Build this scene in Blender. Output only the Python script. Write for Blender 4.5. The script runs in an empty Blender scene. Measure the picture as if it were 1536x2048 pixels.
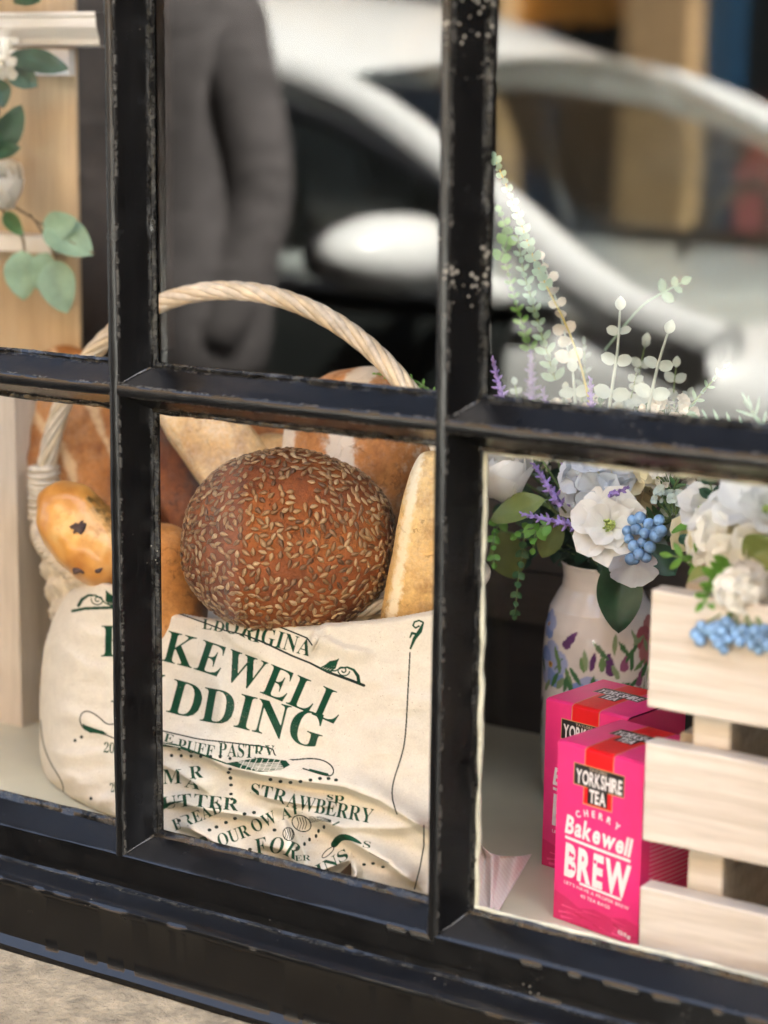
import bpy, math, random
import numpy as np
from mathutils import Vector, Matrix, Quaternion, noise as mnoise

rnd = random.Random(7)
SC = bpy.context.scene
COL = SC.collection
R = math.radians

# ------------------------------------------------------------------ camera
CAM_LOC = np.array([0.88, -1.25, 1.35])
F_PX, YAW, PITCH, ROLL = 4254.0, R(32.5), R(11.33), 0.01144
_h = np.array([-math.sin(YAW), math.cos(YAW), 0.0])
_f = math.cos(PITCH) * _h - math.sin(PITCH) * np.array([0, 0, 1.0])
_r = np.array([math.cos(YAW), math.sin(YAW), 0.0])
_u = np.cross(_r, _f)
_ix = math.cos(ROLL) * _r + math.sin(ROLL) * _u
_iu = -math.sin(ROLL) * _r + math.cos(ROLL) * _u
cd = bpy.data.cameras.new('camera')
cam = bpy.data.objects.new('camera', cd)
COL.objects.link(cam)
SC.camera = cam
cd.sensor_fit = 'VERTICAL'
cd.sensor_height = 36.0
cd.sensor_width = 27.0
cd.lens = 36.0 * F_PX / 2048.0
cd.clip_start = 0.05
cd.clip_end = 400.0
cam.matrix_world = Matrix(((_ix[0], _iu[0], -_f[0], CAM_LOC[0]), (_ix[1], _iu[1], -_f[1], CAM_LOC[1]),
                           (_ix[2], _iu[2], -_f[2], CAM_LOC[2]), (0, 0, 0, 1)))
cd.dof.use_dof = True
cd.dof.focus_distance = 1.66
cd.dof.aperture_fstop = 3.3

# ------------------------------------------------------------------ sky, sun, exposure
SUN_EL, SUN_AZ = 52.0, 74.0          # the sun stands behind the shop: its street side lies in open shade
w = bpy.data.worlds.new('World')
SC.world = w
w.use_nodes = True
nt = w.node_tree
bg = nt.nodes['Background']
sky = nt.nodes.new('ShaderNodeTexSky')
sky.sky_type = 'NISHITA'
sky.sun_disc = False
sky.sun_elevation = R(SUN_EL)
sky.sun_rotation = R(SUN_AZ)
sky.dust_density = 5.0
sky.ozone_density = 0.6
hs = nt.nodes.new('ShaderNodeHueSaturation')      # thin high cloud greys the blue
hs.inputs['Saturation'].default_value = 0.8
nt.links.new(sky.outputs[0], hs.inputs['Color'])
nt.links.new(hs.outputs[0], bg.inputs[0])
bg.inputs[1].default_value = 0.095
sl = bpy.data.lights.new('sun', 'SUN')
sl.energy = 5.0
sl.angle = R(0.6)
sl.color = (1.0, 0.98, 0.88)
sun = bpy.data.objects.new('sun', sl)
COL.objects.link(sun)
_sd = Vector((math.sin(R(SUN_AZ)) * math.cos(R(SUN_EL)), math.cos(R(SUN_AZ)) * math.cos(R(SUN_EL)), math.sin(R(SUN_EL))))
sun.rotation_euler = (-_sd).to_track_quat('-Z', 'Y').to_euler()
vs = SC.view_settings
vs.view_transform = 'Standard'
vs.look = 'None'
vs.gamma = 1.0
vs.exposure = 4.05
SC.render.engine = 'CYCLES'
cy = SC.cycles
cy.max_bounces = 10
cy.diffuse_bounces = 4
cy.glossy_bounces = 4
cy.transparent_max_bounces = 24
cy.caustics_reflective = False
cy.caustics_refractive = False
cy.sample_clamp_indirect = 6.0
cy.use_denoising = True


# ------------------------------------------------------------------ measuring and mesh helpers
def P(px, py, Y):
    """world point where the sight line of photo pixel (px, py) meets the plane y = Y"""
    d = _f + (px - 768.0) / F_PX * _ix - (py - 1024.0) / F_PX * _iu
    return Vector(CAM_LOC + d * ((Y - CAM_LOC[1]) / d[1]))


def mir(v):
    return Vector((v[0], -v[1], v[2]))


TOCAM = Vector((0.45, -0.86, 0.22)).normalized()


class MB:
    def __init__(s):
        s.v, s.f, s.att = [], [], {}

    def add(s, vs_, fs_, **att):
        n = len(s.v)
        s.v += [tuple(v) for v in vs_]
        s.f += [tuple(i + n for i in f) for f in fs_]
        for k, val in att.items():
            a = s.att.setdefault(k, [])
            a += [0.0] * (n - len(a))
            a += list(val) if hasattr(val, '__len__') else [val] * len(vs_)
        return s

    def grid(s, pts, nu, nv, closed_u=False, closed_v=False, **att):
        """pts[i*nv+j]; i in 0..nu, j in 0..nv"""
        fs = []
        for i in range(nu if closed_u else nu - 1):
            for j in range(nv if closed_v else nv - 1):
                a, b = i * nv + j, ((i + 1) % nu) * nv + j
                c, d = ((i + 1) % nu) * nv + (j + 1) % nv, i * nv + (j + 1) % nv
                fs.append((a, b, c, d))
        return s.add(pts, fs, **att)

    def box(s, lo, hi, **att):
        x0, y0, z0 = lo
        x1, y1, z1 = hi
        v = [(x0, y0, z0), (x1, y0, z0), (x1, y1, z0), (x0, y1, z0), (x0, y0, z1), (x1, y0, z1), (x1, y1, z1), (x0, y1, z1)]
        return s.add(v, [(0, 3, 2, 1), (4, 5, 6, 7), (0, 1, 5, 4), (1, 2, 6, 5), (2, 3, 7, 6), (3, 0, 4, 7)], **att)

    def tube(s, path, rad, n=8, cap=True, **att):
        path = [Vector(p) for p in path]
        m = len(path)
        rr = rad if hasattr(rad, '__len__') else [rad] * m
        t0 = (path[1] - path[0]).normalized()
        ref = t0.orthogonal().normalized()
        pts = []
        for i, p in enumerate(path):
            t = (path[min(i + 1, m - 1)] - path[max(i - 1, 0)])
            t = t.normalized() if t.length > 1e-9 else t0
            ref = (ref - t * ref.dot(t))
            ref = ref.normalized() if ref.length > 1e-6 else t.orthogonal().normalized()
            b = t.cross(ref)
            for k in range(n):
                a = 2 * math.pi * k / n
                pts.append(p + (ref * math.cos(a) + b * math.sin(a)) * rr[i])
        base = len(s.v)
        s.grid(pts, m, n, closed_v=True, **att)
        if cap:
            s.f.append(tuple(base + k for k in range(n))[::-1])
            s.f.append(tuple(base + (m - 1) * n + k for k in range(n)))
        return s

    def ball(s, c, r, nu=10, nv=7, axes=None, **att):
        c = Vector(c)
        ax = axes or (Vector((1, 0, 0)), Vector((0, 1, 0)), Vector((0, 0, 1)))
        rr = r if hasattr(r, '__len__') else (r, r, r)
        pts = []
        for i in range(nu):
            a = 2 * math.pi * i / nu
            for j in range(nv):
                b = math.pi * (j + 0.02) / (nv - 1 + 0.04) - math.pi / 2
                pts.append(c + ax[0] * (rr[0] * math.cos(a) * math.cos(b)) + ax[1] * (rr[1] * math.sin(a) * math.cos(b)) + ax[2] * (rr[2] * math.sin(b)))
        return s.grid(pts, nu, nv, closed_u=True, **att)

    def lathe(s, prof, c, n=32, **att):
        pts = []
        for i in range(n):
            a = 2 * math.pi * i / n
            for (r, z) in prof:
                pts.append((c[0] + r * math.cos(a), c[1] + r * math.sin(a), c[2] + z))
        return s.grid(pts, n, len(prof), closed_u=True, **att)

    def build(s, name, mat, parent=None, smooth=True, angle=None):
        o_ = Vector(parent.matrix_world.translation) if parent else Vector((0, 0, 0))
        if parent:
            o_ = Vector(parent['_o'])
        me = bpy.data.meshes.new(name)
        me.from_pydata([(v[0] - o_[0], v[1] - o_[1], v[2] - o_[2]) for v in s.v], [], s.f)
        if mat:
            me.materials.append(mat)
        for k, a in s.att.items():
            a = a + [0.0] * (len(s.v) - len(a))
            at = me.attributes.new(k, 'FLOAT', 'POINT')
            at.data.foreach_set('value', a)
        me.polygons.foreach_set('use_smooth', [smooth] * len(me.polygons))
        if smooth and angle:
            me.set_sharp_from_angle(angle=R(angle))
        o = bpy.data.objects.new(name, me)
        COL.objects.link(o)
        if parent:
            o.parent = parent
            o['_o'] = list(o_)
        else:
            o['_o'] = [0, 0, 0]
        return o


ROOTS = []


def tag(o, label=None, cat=None, group=None, kind=None):
    if label:
        o['label'] = label
    if cat:
        o['category'] = cat
    if group:
        o['group'] = group
    if kind:
        o['kind'] = kind
    return o


def thing(name, label, cat, loc, group=None):
    o = bpy.data.objects.new(name, None)
    o.empty_display_size = 0.05
    COL.objects.link(o)
    o.location = loc
    o['_o'] = list(loc)
    return tag(o, label, cat, group)


def chaikin(pts, n=2):
    pts = [Vector(p) for p in pts]
    for _ in range(n):
        q = [pts[0]]
        for a, b in zip(pts[:-1], pts[1:]):
            q += [a.lerp(b, .25), a.lerp(b, .75)]
        q.append(pts[-1])
        pts = q
    return pts


# ------------------------------------------------------------------ materials
def srgb(r, g, b):
    f = lambda c: (c / 255 / 12.92) if c <= 10.3 else ((c / 255 + 0.055) / 1.055) ** 2.4
    return (f(r), f(g), f(b), 1.0)


class NT:
    """short-hand node builder"""
    def __init__(s, name):
        s.m = bpy.data.materials.new(name)
        s.m.use_nodes = True
        s.t = s.m.node_tree
        s.b = s.t.nodes['Principled BSDF']
        s.out = s.t.nodes['Material Output']

    def n(s, typ, **kw):
        nd = s.t.nodes.new('ShaderNode' + typ)
        for k, v in kw.items():
            if k.startswith('i_'):
                nd.inputs[k[2:].replace('_', ' ')].default_value = v
            else:
                setattr(nd, k, v)
        return nd

    def l(s, a, b):
        s.t.links.new(a, b)

    def coord(s, kind='Object', scale=(1, 1, 1)):
        tc = s.n('TexCoord')
        mp = s.n('Mapping')
        mp.inputs['Scale'].default_value = scale
        s.l(tc.outputs[kind], mp.inputs['Vector'])
        return mp.outputs[0]

    def noise(s, vec, scale, detail=4.0, rough=0.55):
        nd = s.n('TexNoise', i_Scale=scale, i_Detail=detail, i_Roughness=rough)
        if vec:
            s.l(vec, nd.inputs['Vector'])
        return nd.outputs['Fac']

    def ramp(s, fac, stops):
        nd = s.n('ValToRGB')
        e = nd.color_ramp.elements
        while len(e) < len(stops):
            e.new(0.5)
        for el, (p, c) in zip(e, stops):
            el.position = p
            el.color = c if len(c) == 4 else (*c, 1)
        s.l(fac, nd.inputs[0])
        return nd.outputs[0]

    def mix(s, fac, a, b, blend='MIX'):
        nd = s.n('MixRGB', blend_type=blend)
        for i, x in ((0, fac), (1, a), (2, b)):
            if hasattr(x, 'links'):
                s.l(x, nd.inputs[i])
            else:
                nd.inputs[i].default_value = x
        return nd.outputs[0]

    def math(s, op, a, b=0.0, clamp=False):
        nd = s.n('Math', operation=op, use_clamp=clamp)
        for i, x in ((0, a), (1, b)):
            if hasattr(x, 'links'):
                s.l(x, nd.inputs[i])
            else:
                nd.inputs[i].default_value = x
        return nd.outputs[0]

    def attr(s, name):
        return s.n('Attribute', attribute_name=name)

    def base(s, c):
        if hasattr(c, 'links'):
            s.l(c, s.b.inputs['Base Color'])
        else:
            s.b.inputs['Base Color'].default_value = c

    def rough(s, c):
        if hasattr(c, 'links'):
            s.l(c, s.b.inputs['Roughness'])
        else:
            s.b.inputs['Roughness'].default_value = c

    def bump(s, h, strength=0.3, dist=0.001):
        nd = s.n('Bump', i_Strength=strength, i_Distance=dist)
        s.l(h, nd.inputs['Height'])
        prev = s.b.inputs['Normal'].links
        if prev:
            s.l(prev[0].from_socket, nd.inputs['Normal'])
        s.l(nd.outputs[0], s.b.inputs['Normal'])


def plain(name, col, rough=0.6, var=0.15, scale=30.0, bump=0.0, bscale=200.0, bdist=0.001, metal=0.0, stretch=(1, 1, 1), trans=0.0):
    t = NT(name)
    v = t.coord(scale=stretch)
    c2 = tuple(max(0, x * (1 - var)) for x in col[:3]) + (1,)
    c3 = tuple(min(1, x * (1 + var)) for x in col[:3]) + (1,)
    t.base(t.ramp(t.noise(v, scale), [(0.3, c2), (0.7, c3)]))
    t.rough(rough)
    t.b.inputs['Metallic'].default_value = metal
    if bump:
        t.bump(t.noise(v, bscale), bump, bdist)
    if trans:      # thin petals and leaves let light through
        tr = t.n('BsdfTranslucent')
        t.l(t.b.inputs['Base Color'].links[0].from_socket, tr.inputs['Color'])
        mx = t.n('MixShader', i_Fac=trans)
        t.l(t.b.outputs[0], mx.inputs[1])
        t.l(tr.outputs[0], mx.inputs[2])
        t.l(mx.outputs[0], t.out.inputs['Surface'])
    return t.m


def glass_mat(name, ior, tint=(1, 1, 1, 1), rough=0.0, wave=0.0):
    t = NT(name)
    t.t.nodes.remove(t.b)
    tr = t.n('BsdfTransparent')
    tr.inputs['Color'].default_value = tint
    gl = t.n('BsdfGlossy')
    gl.inputs['Roughness'].default_value = rough
    if wave:
        v = t.coord()
        bp = t.n('Bump', i_Strength=wave, i_Distance=0.01)
        t.l(t.noise(v, 6.0, 1.0), bp.inputs['Height'])
        t.l(bp.outputs[0], gl.inputs['Normal'])
    fr = t.n('Fresnel', i_IOR=ior)
    ge = t.n('NewGeometry')
    inv = t.math('SUBTRACT', 1.0, ge.outputs['Backfacing'])
    fac = t.math('MULTIPLY', fr.outputs[0], inv)
    mx = t.n('MixShader')
    t.l(fac, mx.inputs[0])
    t.l(tr.outputs[0], mx.inputs[1])
    t.l(gl.outputs[0], mx.inputs[2])
    t.l(mx.outputs[0], t.out.inputs['Surface'])
    return t.m


def black_paint():
    t = NT('black_gloss_paint')
    v = t.coord()
    vs_ = t.coord(scale=(6, 6, 1))
    edge = t.math('POWER', t.attr('edge').outputs['Fac'], 2.6)
    putty = t.math('POWER', t.attr('putty').outputs['Fac'], 2.0)
    n1 = t.noise(v, 170, 5, 0.7)
    n2 = t.noise(v, 38, 4, 0.6)
    n3 = t.noise(v, 9, 3)
    col = t.ramp(n2, [(0.3, (0.0012, 0.0012, 0.0014)), (0.75, (0.0028, 0.0027, 0.0027))])
    # worn, dusty arrises
    wear = t.math('MULTIPLY', edge, t.math('MULTIPLY', t.math('GREATER_THAN', n1, 0.5), t.math('GREATER_THAN', n2, 0.5)))
    dusty = t.math('MULTIPLY', edge, 0.05)
    col = t.mix(dusty, col, (0.2, 0.19, 0.16, 1))
    col = t.mix(t.math('MULTIPLY', wear, 0.12), col, (0.42, 0.4, 0.33, 1))
    pm = t.math('MULTIPLY', putty, t.math('MULTIPLY', t.ramp(n1, [(0.45, (0, 0, 0)), (0.68, (1, 1, 1))]), 0.22))
    col = t.mix(pm, col, (0.16, 0.155, 0.12, 1))
    # dried splashes of plaster and dust
    vo = t.n('TexVoronoi', i_Scale=210.0)
    t.l(v, vo.inputs['Vector'])
    vc = t.n('TexNoise', i_Scale=16.0, i_Detail=2.0)
    t.l(v, vc.inputs['Vector'])
    sx = t.n('SeparateXYZ')          # one upright is splashed at two heights
    t.l(v, sx.inputs[0])
    tri = lambda c, h: t.math('MAXIMUM', t.math('SUBTRACT', 1.0, t.math('DIVIDE', t.math('ABSOLUTE', t.math('SUBTRACT', sx.outputs['Z'], c)), h)), 0.0)
    blob = t.math('MULTIPLY', t.math('LESS_THAN', t.math('ABSOLUTE', t.math('SUBTRACT', sx.outputs['X'], 0.006)), 0.02), t.math('MAXIMUM', tri(0.675, 0.055), tri(0.51, 0.05)))
    lim = t.math('ADD', t.math('MULTIPLY', t.ramp(vc.outputs['Fac'], [(0.54, (0, 0, 0)), (0.85, (1, 1, 1))]), 0.26), t.math('MULTIPLY', blob, 0.34))
    sp = t.math('LESS_THAN', vo.outputs['Distance'], lim)
    sp2 = t.math('MULTIPLY', sp, t.math('GREATER_THAN', t.noise(v, 90, 2), 0.5))
    col = t.mix(t.math('MULTIPLY', sp2, 0.6), col, (0.3, 0.28, 0.23, 1))
    dust = t.ramp(t.noise(v, 24, 6, 0.7), [(0.5, (0, 0, 0)), (0.85, (0.008, 0.008, 0.008))])
    col = t.mix(dust, col, (0.35, 0.32, 0.27, 1))
    t.base(col)
    rr = t.ramp(t.noise(v, 45, 5), [(0.3, (0.2, 0.2, 0.2)), (0.8, (0.29, 0.29, 0.29))])
    t.rough(t.mix(t.math('MAXIMUM', sp2, wear), rr, (0.8, 0.8, 0.8, 1)))
    t.b.inputs['Specular IOR Level'].default_value = 0.36
    t.bump(t.noise(vs_, 60, 4), 0.12, 0.0008)
    t.bump(sp2, 0.5, 0.0006)
    t.bump(t.noise(v, 26, 2), 0.10, 0.0016)
    return t.m


def bread(name, stops, flour=None, fl_amt=0.0, fl_scale=26, rough=0.62, bscale=160, bump=0.5, nscale=14, stretch=(1, 1, 1), spots=None, attr_col=None):
    t = NT(name)
    v = t.coord()
    vs_ = t.coord(scale=stretch)
    base = t.ramp(t.noise(vs_, nscale, 6, 0.6), stops)
    fine = t.ramp(t.noise(v, 260, 4, 0.7), [(0.3, (0.72, 0.72, 0.72)), (0.7, (1.16, 1.14, 1.1))])
    base = t.mix(0.8, base, fine, 'MULTIPLY')
    scorch = t.ramp(t.noise(v, nscale * 2.6, 7, 0.72), [(0.34, (0.5, 0.4, 0.32)), (0.5, (1.0, 1.0, 1.0)), (0.68, (1.22, 1.16, 1.02))])
    base = t.mix(0.75, base, scorch, 'MULTIPLY')
    ck = t.math('ABSOLUTE', t.math('SUBTRACT', t.noise(v, nscale * 3.0, 4, 0.6), 0.5))
    crack = t.ramp(ck, [(0.0, (1, 1, 1)), (0.018, (0, 0, 0))])
    crack = t.math('MULTIPLY', crack, t.math('GREATER_THAN', t.noise(v, nscale * 1.3, 2), 0.53))
    base = t.mix(t.math('MULTIPLY', crack, 0.55), base, tuple(0.4 * c for c in stops[0][1]) + (1,))
    if attr_col:      # a band the baker dusted or scorched: an attribute painted on the crust
        a = t.attr('band').outputs['Fac']
        jag = t.math('ADD', a, t.math('MULTIPLY', t.math('SUBTRACT', t.noise(v, 120, 5, 0.7), 0.5), 1.3))
        base = t.mix(t.ramp(jag, [(0.38, (0, 0, 0)), (0.72, (1, 1, 1))]), base, attr_col)
    if fl_amt:
        f1 = t.noise(vs_, fl_scale, 6, 0.72)
        f2 = t.noise(v, 320, 3, 0.6)
        m = t.math('MULTIPLY', t.ramp(f1, [(0.5 - 0.12 * fl_amt, (0, 0, 0)), (0.74, (1, 1, 1))]), t.ramp(f2, [(0.35, (0.15, 0.15, 0.15)), (0.6, (1, 1, 1))]))
        base = t.mix(t.math('MULTIPLY', m, min(1, fl_amt)), base, flour or (0.72, 0.62, 0.48, 1))
    if spots:
        vo = t.n('TexVoronoi', i_Scale=spots[0])
        t.l(v, vo.inputs['Vector'])
        base = t.mix(t.math('MULTIPLY', t.math('LESS_THAN', vo.outputs['Distance'], spots[1]), 0.85), base, spots[2])
    t.base(base)
    t.rough(rough)
    t.b.inputs['Specular IOR Level'].default_value = 0.35
    t.bump(t.noise(v, bscale, 6, 0.65), bump, 0.002)
    t.bump(t.noise(v, bscale * 4, 3, 0.6), bump * 0.5, 0.0006)
    t.bump(t.math('SUBTRACT', 1.0, crack), 0.5, 0.002)
    return t.m


def wood(name, c1, c2, scale=3.0, stretch=(1, 14, 14), rough=0.65, bump=0.25, arcs=0.0):
    t = NT(name)
    v = t.coord(scale=stretch)
    v0 = t.coord()
    a = t.noise(v, scale, 6, 0.6)
    d = t.noise(v, scale * 6, 5, 0.7)
    c = t.ramp(a, [(0.3, c1), (0.7, c2)])
    c = t.mix(0.35, c, t.ramp(d, [(0.35, (0.6, 0.57, 0.52)), (0.6, (1.1, 1.1, 1.1))]), 'MULTIPLY')
    if arcs:      # cathedral grain of flat-sawn boards
        wv = t.n('TexWave', wave_type='RINGS', rings_direction='Y', i_Scale=9.0, i_Distortion=5.0, i_Detail=3.0)
        wv.inputs['Detail Scale'].default_value = 1.2
        mp = t.coord(scale=(0.55, 1, 2.6))
        t.l(mp, wv.inputs['Vector'])
        c = t.mix(arcs, c, t.ramp(wv.outputs['Fac'], [(0.2, (0.78, 0.72, 0.63)), (0.75, (1.06, 1.06, 1.06))]), 'MULTIPLY')
        ge = t.n('NewGeometry')
        wr = t.math('MULTIPLY', t.ramp(ge.outputs['Pointiness'], [(0.52, (0, 0, 0)), (0.6, (1, 1, 1))]), t.noise(v0, 40, 3))
        c = t.mix(t.math('MULTIPLY', wr, 0.6), c, (0.36, 0.27, 0.17, 1))
    dirt = t.ramp(t.noise(v0, 60, 4, 0.75), [(0.66, (1, 1, 1)), (0.8, (0.55, 0.48, 0.4))])
    c = t.mix(0.5, c, dirt, 'MULTIPLY')
    t.base(c)
    t.rough(rough)
    t.bump(d, bump, 0.001)
    return t.m


M = {}
M['paint'] = black_paint()
M['glass'] = glass_mat('window_glass', 1.64, wave=0.02)
M['car_glass'] = glass_mat('tinted_car_glass', 1.5, (0.84, 0.88, 0.87, 1))
M['stone'] = plain('sandstone', (0.175, 0.145, 0.095, 1), 0.9, 0.4, 45, 0.9, 160, 0.005)
M['putty'] = plain('cream_putty', (0.38, 0.38, 0.29, 1), 0.6, 0.3, 60, 0.6, 150, 0.002)
M['shelf'] = plain('cream_shelf_paint', (0.5, 0.48, 0.35, 1), 0.42, 0.12, 8, 0.15, 60, 0.001)
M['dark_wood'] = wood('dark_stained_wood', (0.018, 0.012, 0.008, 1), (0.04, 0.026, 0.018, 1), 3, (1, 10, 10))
M['dark_wall'] = plain('dark_shop_wall', (0.022, 0.021, 0.02, 1), 0.85, 0.2, 4)
M['tan_wood'] = wood('honey_oak_board', (0.44, 0.325, 0.18, 1), (0.53, 0.41, 0.25, 1), 2.2, (16, 16, 0.8), 0.55, 0.12)
M['pale_wood'] = wood('pale_limed_wood', (0.5, 0.44, 0.35, 1), (0.6, 0.54, 0.45, 1), 2.5, (14, 14, 1), 0.6, 0.2)
M['crate'] = wood('whitewashed_pine', (0.47, 0.425, 0.36, 1), (0.62, 0.575, 0.505, 1), 1.6, (1.0, 16, 16), 0.62, 0.4, arcs=0.28)
M['white_paint'] = plain('white_gloss_paint', (0.72, 0.71, 0.67, 1), 0.4, 0.05, 20)

# ================================================================== ground, street, shop
def flat(name, lo, hi, mat, kind='structure'):
    b = MB()
    b.box(lo, hi)
    return tag(b.build(name, mat, smooth=False), kind=kind)


M['asphalt'] = plain('asphalt', (0.022, 0.022, 0.023, 1), 0.9, 0.3, 40, 0.5, 200, 0.004)
M['paving'] = plain('paving_stone', (0.07, 0.065, 0.06, 1), 0.85, 0.2, 12, 0.4, 90, 0.003)
flat('ground', (-60, -60, -0.4), (60, 60, -0.125), M['asphalt'])
flat('road', (-40, -5.2, -0.3), (40, -1.62, -0.121), M['asphalt'])
flat('pavement', (-40, -1.62, -0.3), (40, -0.2, 0.0), M['paving'])
flat('far_pavement', (-40, -6.6, -0.3), (40, -5.2, 0.0), M['paving'])

VX = [-0.71, -0.4243, -0.1385, 0.147, 0.4325, 0.718, 1.004]
HZ = [0.755, 1.1245, 1.494, 1.863]
b_ = thing('shop_building', 'sandstone shop building that carries the black glazed window', 'building', (0, 0.1, 0))
m = MB()
for lo, hi in [((-6, -0.02, 0.0), (-0.79, 0.28, 6.2)), ((1.085, -0.02, 0.0), (6, 0.28, 6.2)), ((-0.79, -0.02, 0.0), (1.085, 0.28, 0.60)),
               ((-0.79, -0.02, 1.96), (1.085, 0.28, 6.2))]:
    m.box(lo, hi)
m.build('front_wall', M['stone'], b_, smooth=False)
m = MB()
m.box((-6, 4.5, 0), (6, 4.7, 6.2)); m.box((-6, 0.28, 0), (-5.8, 4.5, 6.2)); m.box((5.8, 0.28, 0), (6, 4.5, 6.2))
m.build('inner_wall', M['dark_wall'], b_, smooth=False)
m = MB(); m.box((-6.1, -0.12, 6.2), (6.1, 4.8, 6.4)); m.build('roof', M['stone'], b_, smooth=False)
m = MB(); m.box((-5.8, 0.28, 2.6), (5.8, 4.5, 2.7)); m.build('ceiling_board', M['dark_wall'], b_, smooth=False)
m = MB(); m.box((-5.8, 0.28, -0.05), (5.8, 4.5, 0.02)); m.build('floor_board', M['dark_wood'], b_, smooth=False)
# weathered stone sill below the timber
m = MB()
nx = 160
prof = [(-0.03, 0.671), (-0.055, 0.6695), (-0.10, 0.665), (-0.16, 0.658), (-0.21, 0.65), (-0.222, 0.643), (-0.226, 0.63), (-0.226, 0.56), (-0.02, 0.56)]
pts = []
for i in range(nx + 1):
    x = -1.0 + 2.3 * i / nx
    for (y, z) in prof:
        k = mnoise.noise((x * 14, y * 14, 3.3)) * 0.0022 + mnoise.noise((x * 50, y * 50, 8)) * 0.0009
        pts.append((x, y, z + k))
m.grid(pts, nx + 1, len(prof))
m.build('stone_sill', M['stone'], b_, angle=50)

nb = thing('reflection_blocker', 'black painted projecting bay of the next shop along the street', 'bay window', (2.9, -0.4, 0))  # added out of view: keeps the bright street from reflecting on the bars
m = MB(); m.box((2.4, -0.75, 0.0), (3.5, -0.021, 0.8)); m.box((2.36, -0.79, 2.7), (3.54, -0.021, 3.0))
m.box((2.4, -0.75, 0.8), (2.48, -0.67, 2.7)); m.box((3.42, -0.75, 0.8), (3.5, -0.67, 2.7)); m.box((2.4, -0.12, 0.8), (2.48, -0.021, 2.7))
m.build('blocker_frame', M['dark_wood'], nb, smooth=False)
m = MB(); m.box((2.43, -0.669, 0.801), (2.44, -0.121, 2.699)); m.build('blocker_pane', plain('dark_blocker_pane', (.008, .008, .009, 1), .3, .1, 5), nb, smooth=False)
m = MB(); m.box((2.481, -0.73, 0.801), (3.419, -0.72, 2.699)); m.build('blocker_pane', M['dark_wall'], nb, smooth=False)

# ================================================================== the window
win = thing('shop_window', 'black painted small-paned shop window with worn glazing bars', 'window', (0.147, 0, 0.72))
PROF = [(0.0195, 0.0, .2, 0), (0.0195, -0.0022, .5, 1), (0.0178, -0.0042, .3, 1), (0.0163, -0.0036, .1, 1), (0.0152, -0.0052, .5, .3), (0.0145, -0.0068, .1, 0),
        (0.0098, -0.0165, 0, 0), (0.0054, -0.0262, .12, 0), (0.0046, -0.0286, 1, 0), (0.0040, -0.0297, .45, 0), (0.0028, -0.0302, .05, 0), (0.001, -0.0304, 0, 0)]
PROF = PROF + [(-a, y, e, p) for (a, y, e, p) in PROF[::-1]]


def bar(name, axis, at, lo, hi, dy=0.0, parent=win):
    mb = MB()
    n = int((hi - lo) / 0.004)
    pts, ed, pu = [], [], []
    for i in range(n + 1):
        t = lo + (hi - lo) * i / n
        for k, (a, y, e, p) in enumerate(PROF):
            j = 0.00035 + 0.0011 * p
            sx = 1 if a > 0 else -1
            na = mnoise.noise((t * 60, at * 31 + k * 1.7, 1.3)) * j * .5 + mnoise.noise((t * 17, at * 31 + sx, 5.3)) * 0.0005
            ny = mnoise.noise((t * 60, at * 17 + k * 2.3, 7.1)) * j * 0.6
            if p and mnoise.noise((t * 130, at * 9 + sx * 3, 2.2)) > 0.32:
                na += sx * 0.0006
            a2, y2 = a + na, (y + ny + (dy if y < -0.02 else 0))
            if y == 0.0:
                y2 = 0.0
            pts.append((at + a2, y2, t) if axis == 'z' else (t, y2, at + a2))
            ed.append(e); pu.append(p)
    mb.grid(pts, n + 1, len(PROF), edge=ed, putty=pu)
    o = mb.build(name, M['paint'], parent, angle=38)
    return o


for x in VX:
    bar('glazing_bar', 'z', x, HZ[0] - 0.004, HZ[-1] + 0.01)
for z in HZ[1:-1]:
    bar('glazing_bar', 'x', z, VX[0], VX[-1], 0.0004)
# inner halves of the bars, behind the glass
m = MB()
for x in VX:
    m.box((x - 0.0075, 0.0034, 0.752), (x + 0.0075, 0.016, 1.88), edge=0.0)
m.build('inner_bar', M['paint'], win, smooth=False)
m = MB()
for z in HZ[1:]:
    for a, b2 in zip(VX[:-1], VX[1:]):
        m.box((a + 0.0076, 0.0034, z - 0.0075), (b2 - 0.0076, 0.0155, z + 0.0075), edge=0.0)
m.build('inner_bar', M['paint'], win, smooth=False)
# bottom rail with its chamfer, drip ledge and apron; lines follow the photo's mouldings
rp = [(0.0, 0.7745, .2, .3), (-0.0022, 0.7745, .5, 1), (-0.0042, 0.7728, .3, 1), (-0.0052, 0.7702, .5, .3), (-0.0068, 0.7695, .1, 0), (-0.0165, 0.7648, .0, 0), (-0.0262, 0.7604, .15, 0),
      (-0.0288, 0.7594, .9, 0), (-0.0302, 0.7582, .4, 0), (-0.0306, 0.7520, .0, 0), (-0.0306, 0.7360, 0, 0), (-0.0310, 0.7332, .25, 0),
      (-0.0330, 0.7318, .9, 1), (-0.0360, 0.7322, .6, 1), (-0.0385, 0.7316, .3, 0), (-0.0500, 0.7296, .05, 0), (-0.0555, 0.7286, .2, 0),
      (-0.0582, 0.7272, .5, 0), (-0.0590, 0.7250, .15, 0), (-0.0584, 0.7226, .0, 0), (-0.0572, 0.7210, 0, 0), (-0.0572, 0.69, 0, 0), (-0.0572, 0.6800, 0, 0),
      (-0.0600, 0.6765, .45, 0), (-0.0628, 0.6738, .5, 0), (-0.0628, 0.6690, .2, 0), (-0.02, 0.6680, 0, 0)]
m = MB()
pts, ed, pu = [], [], []
n = 560
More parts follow.
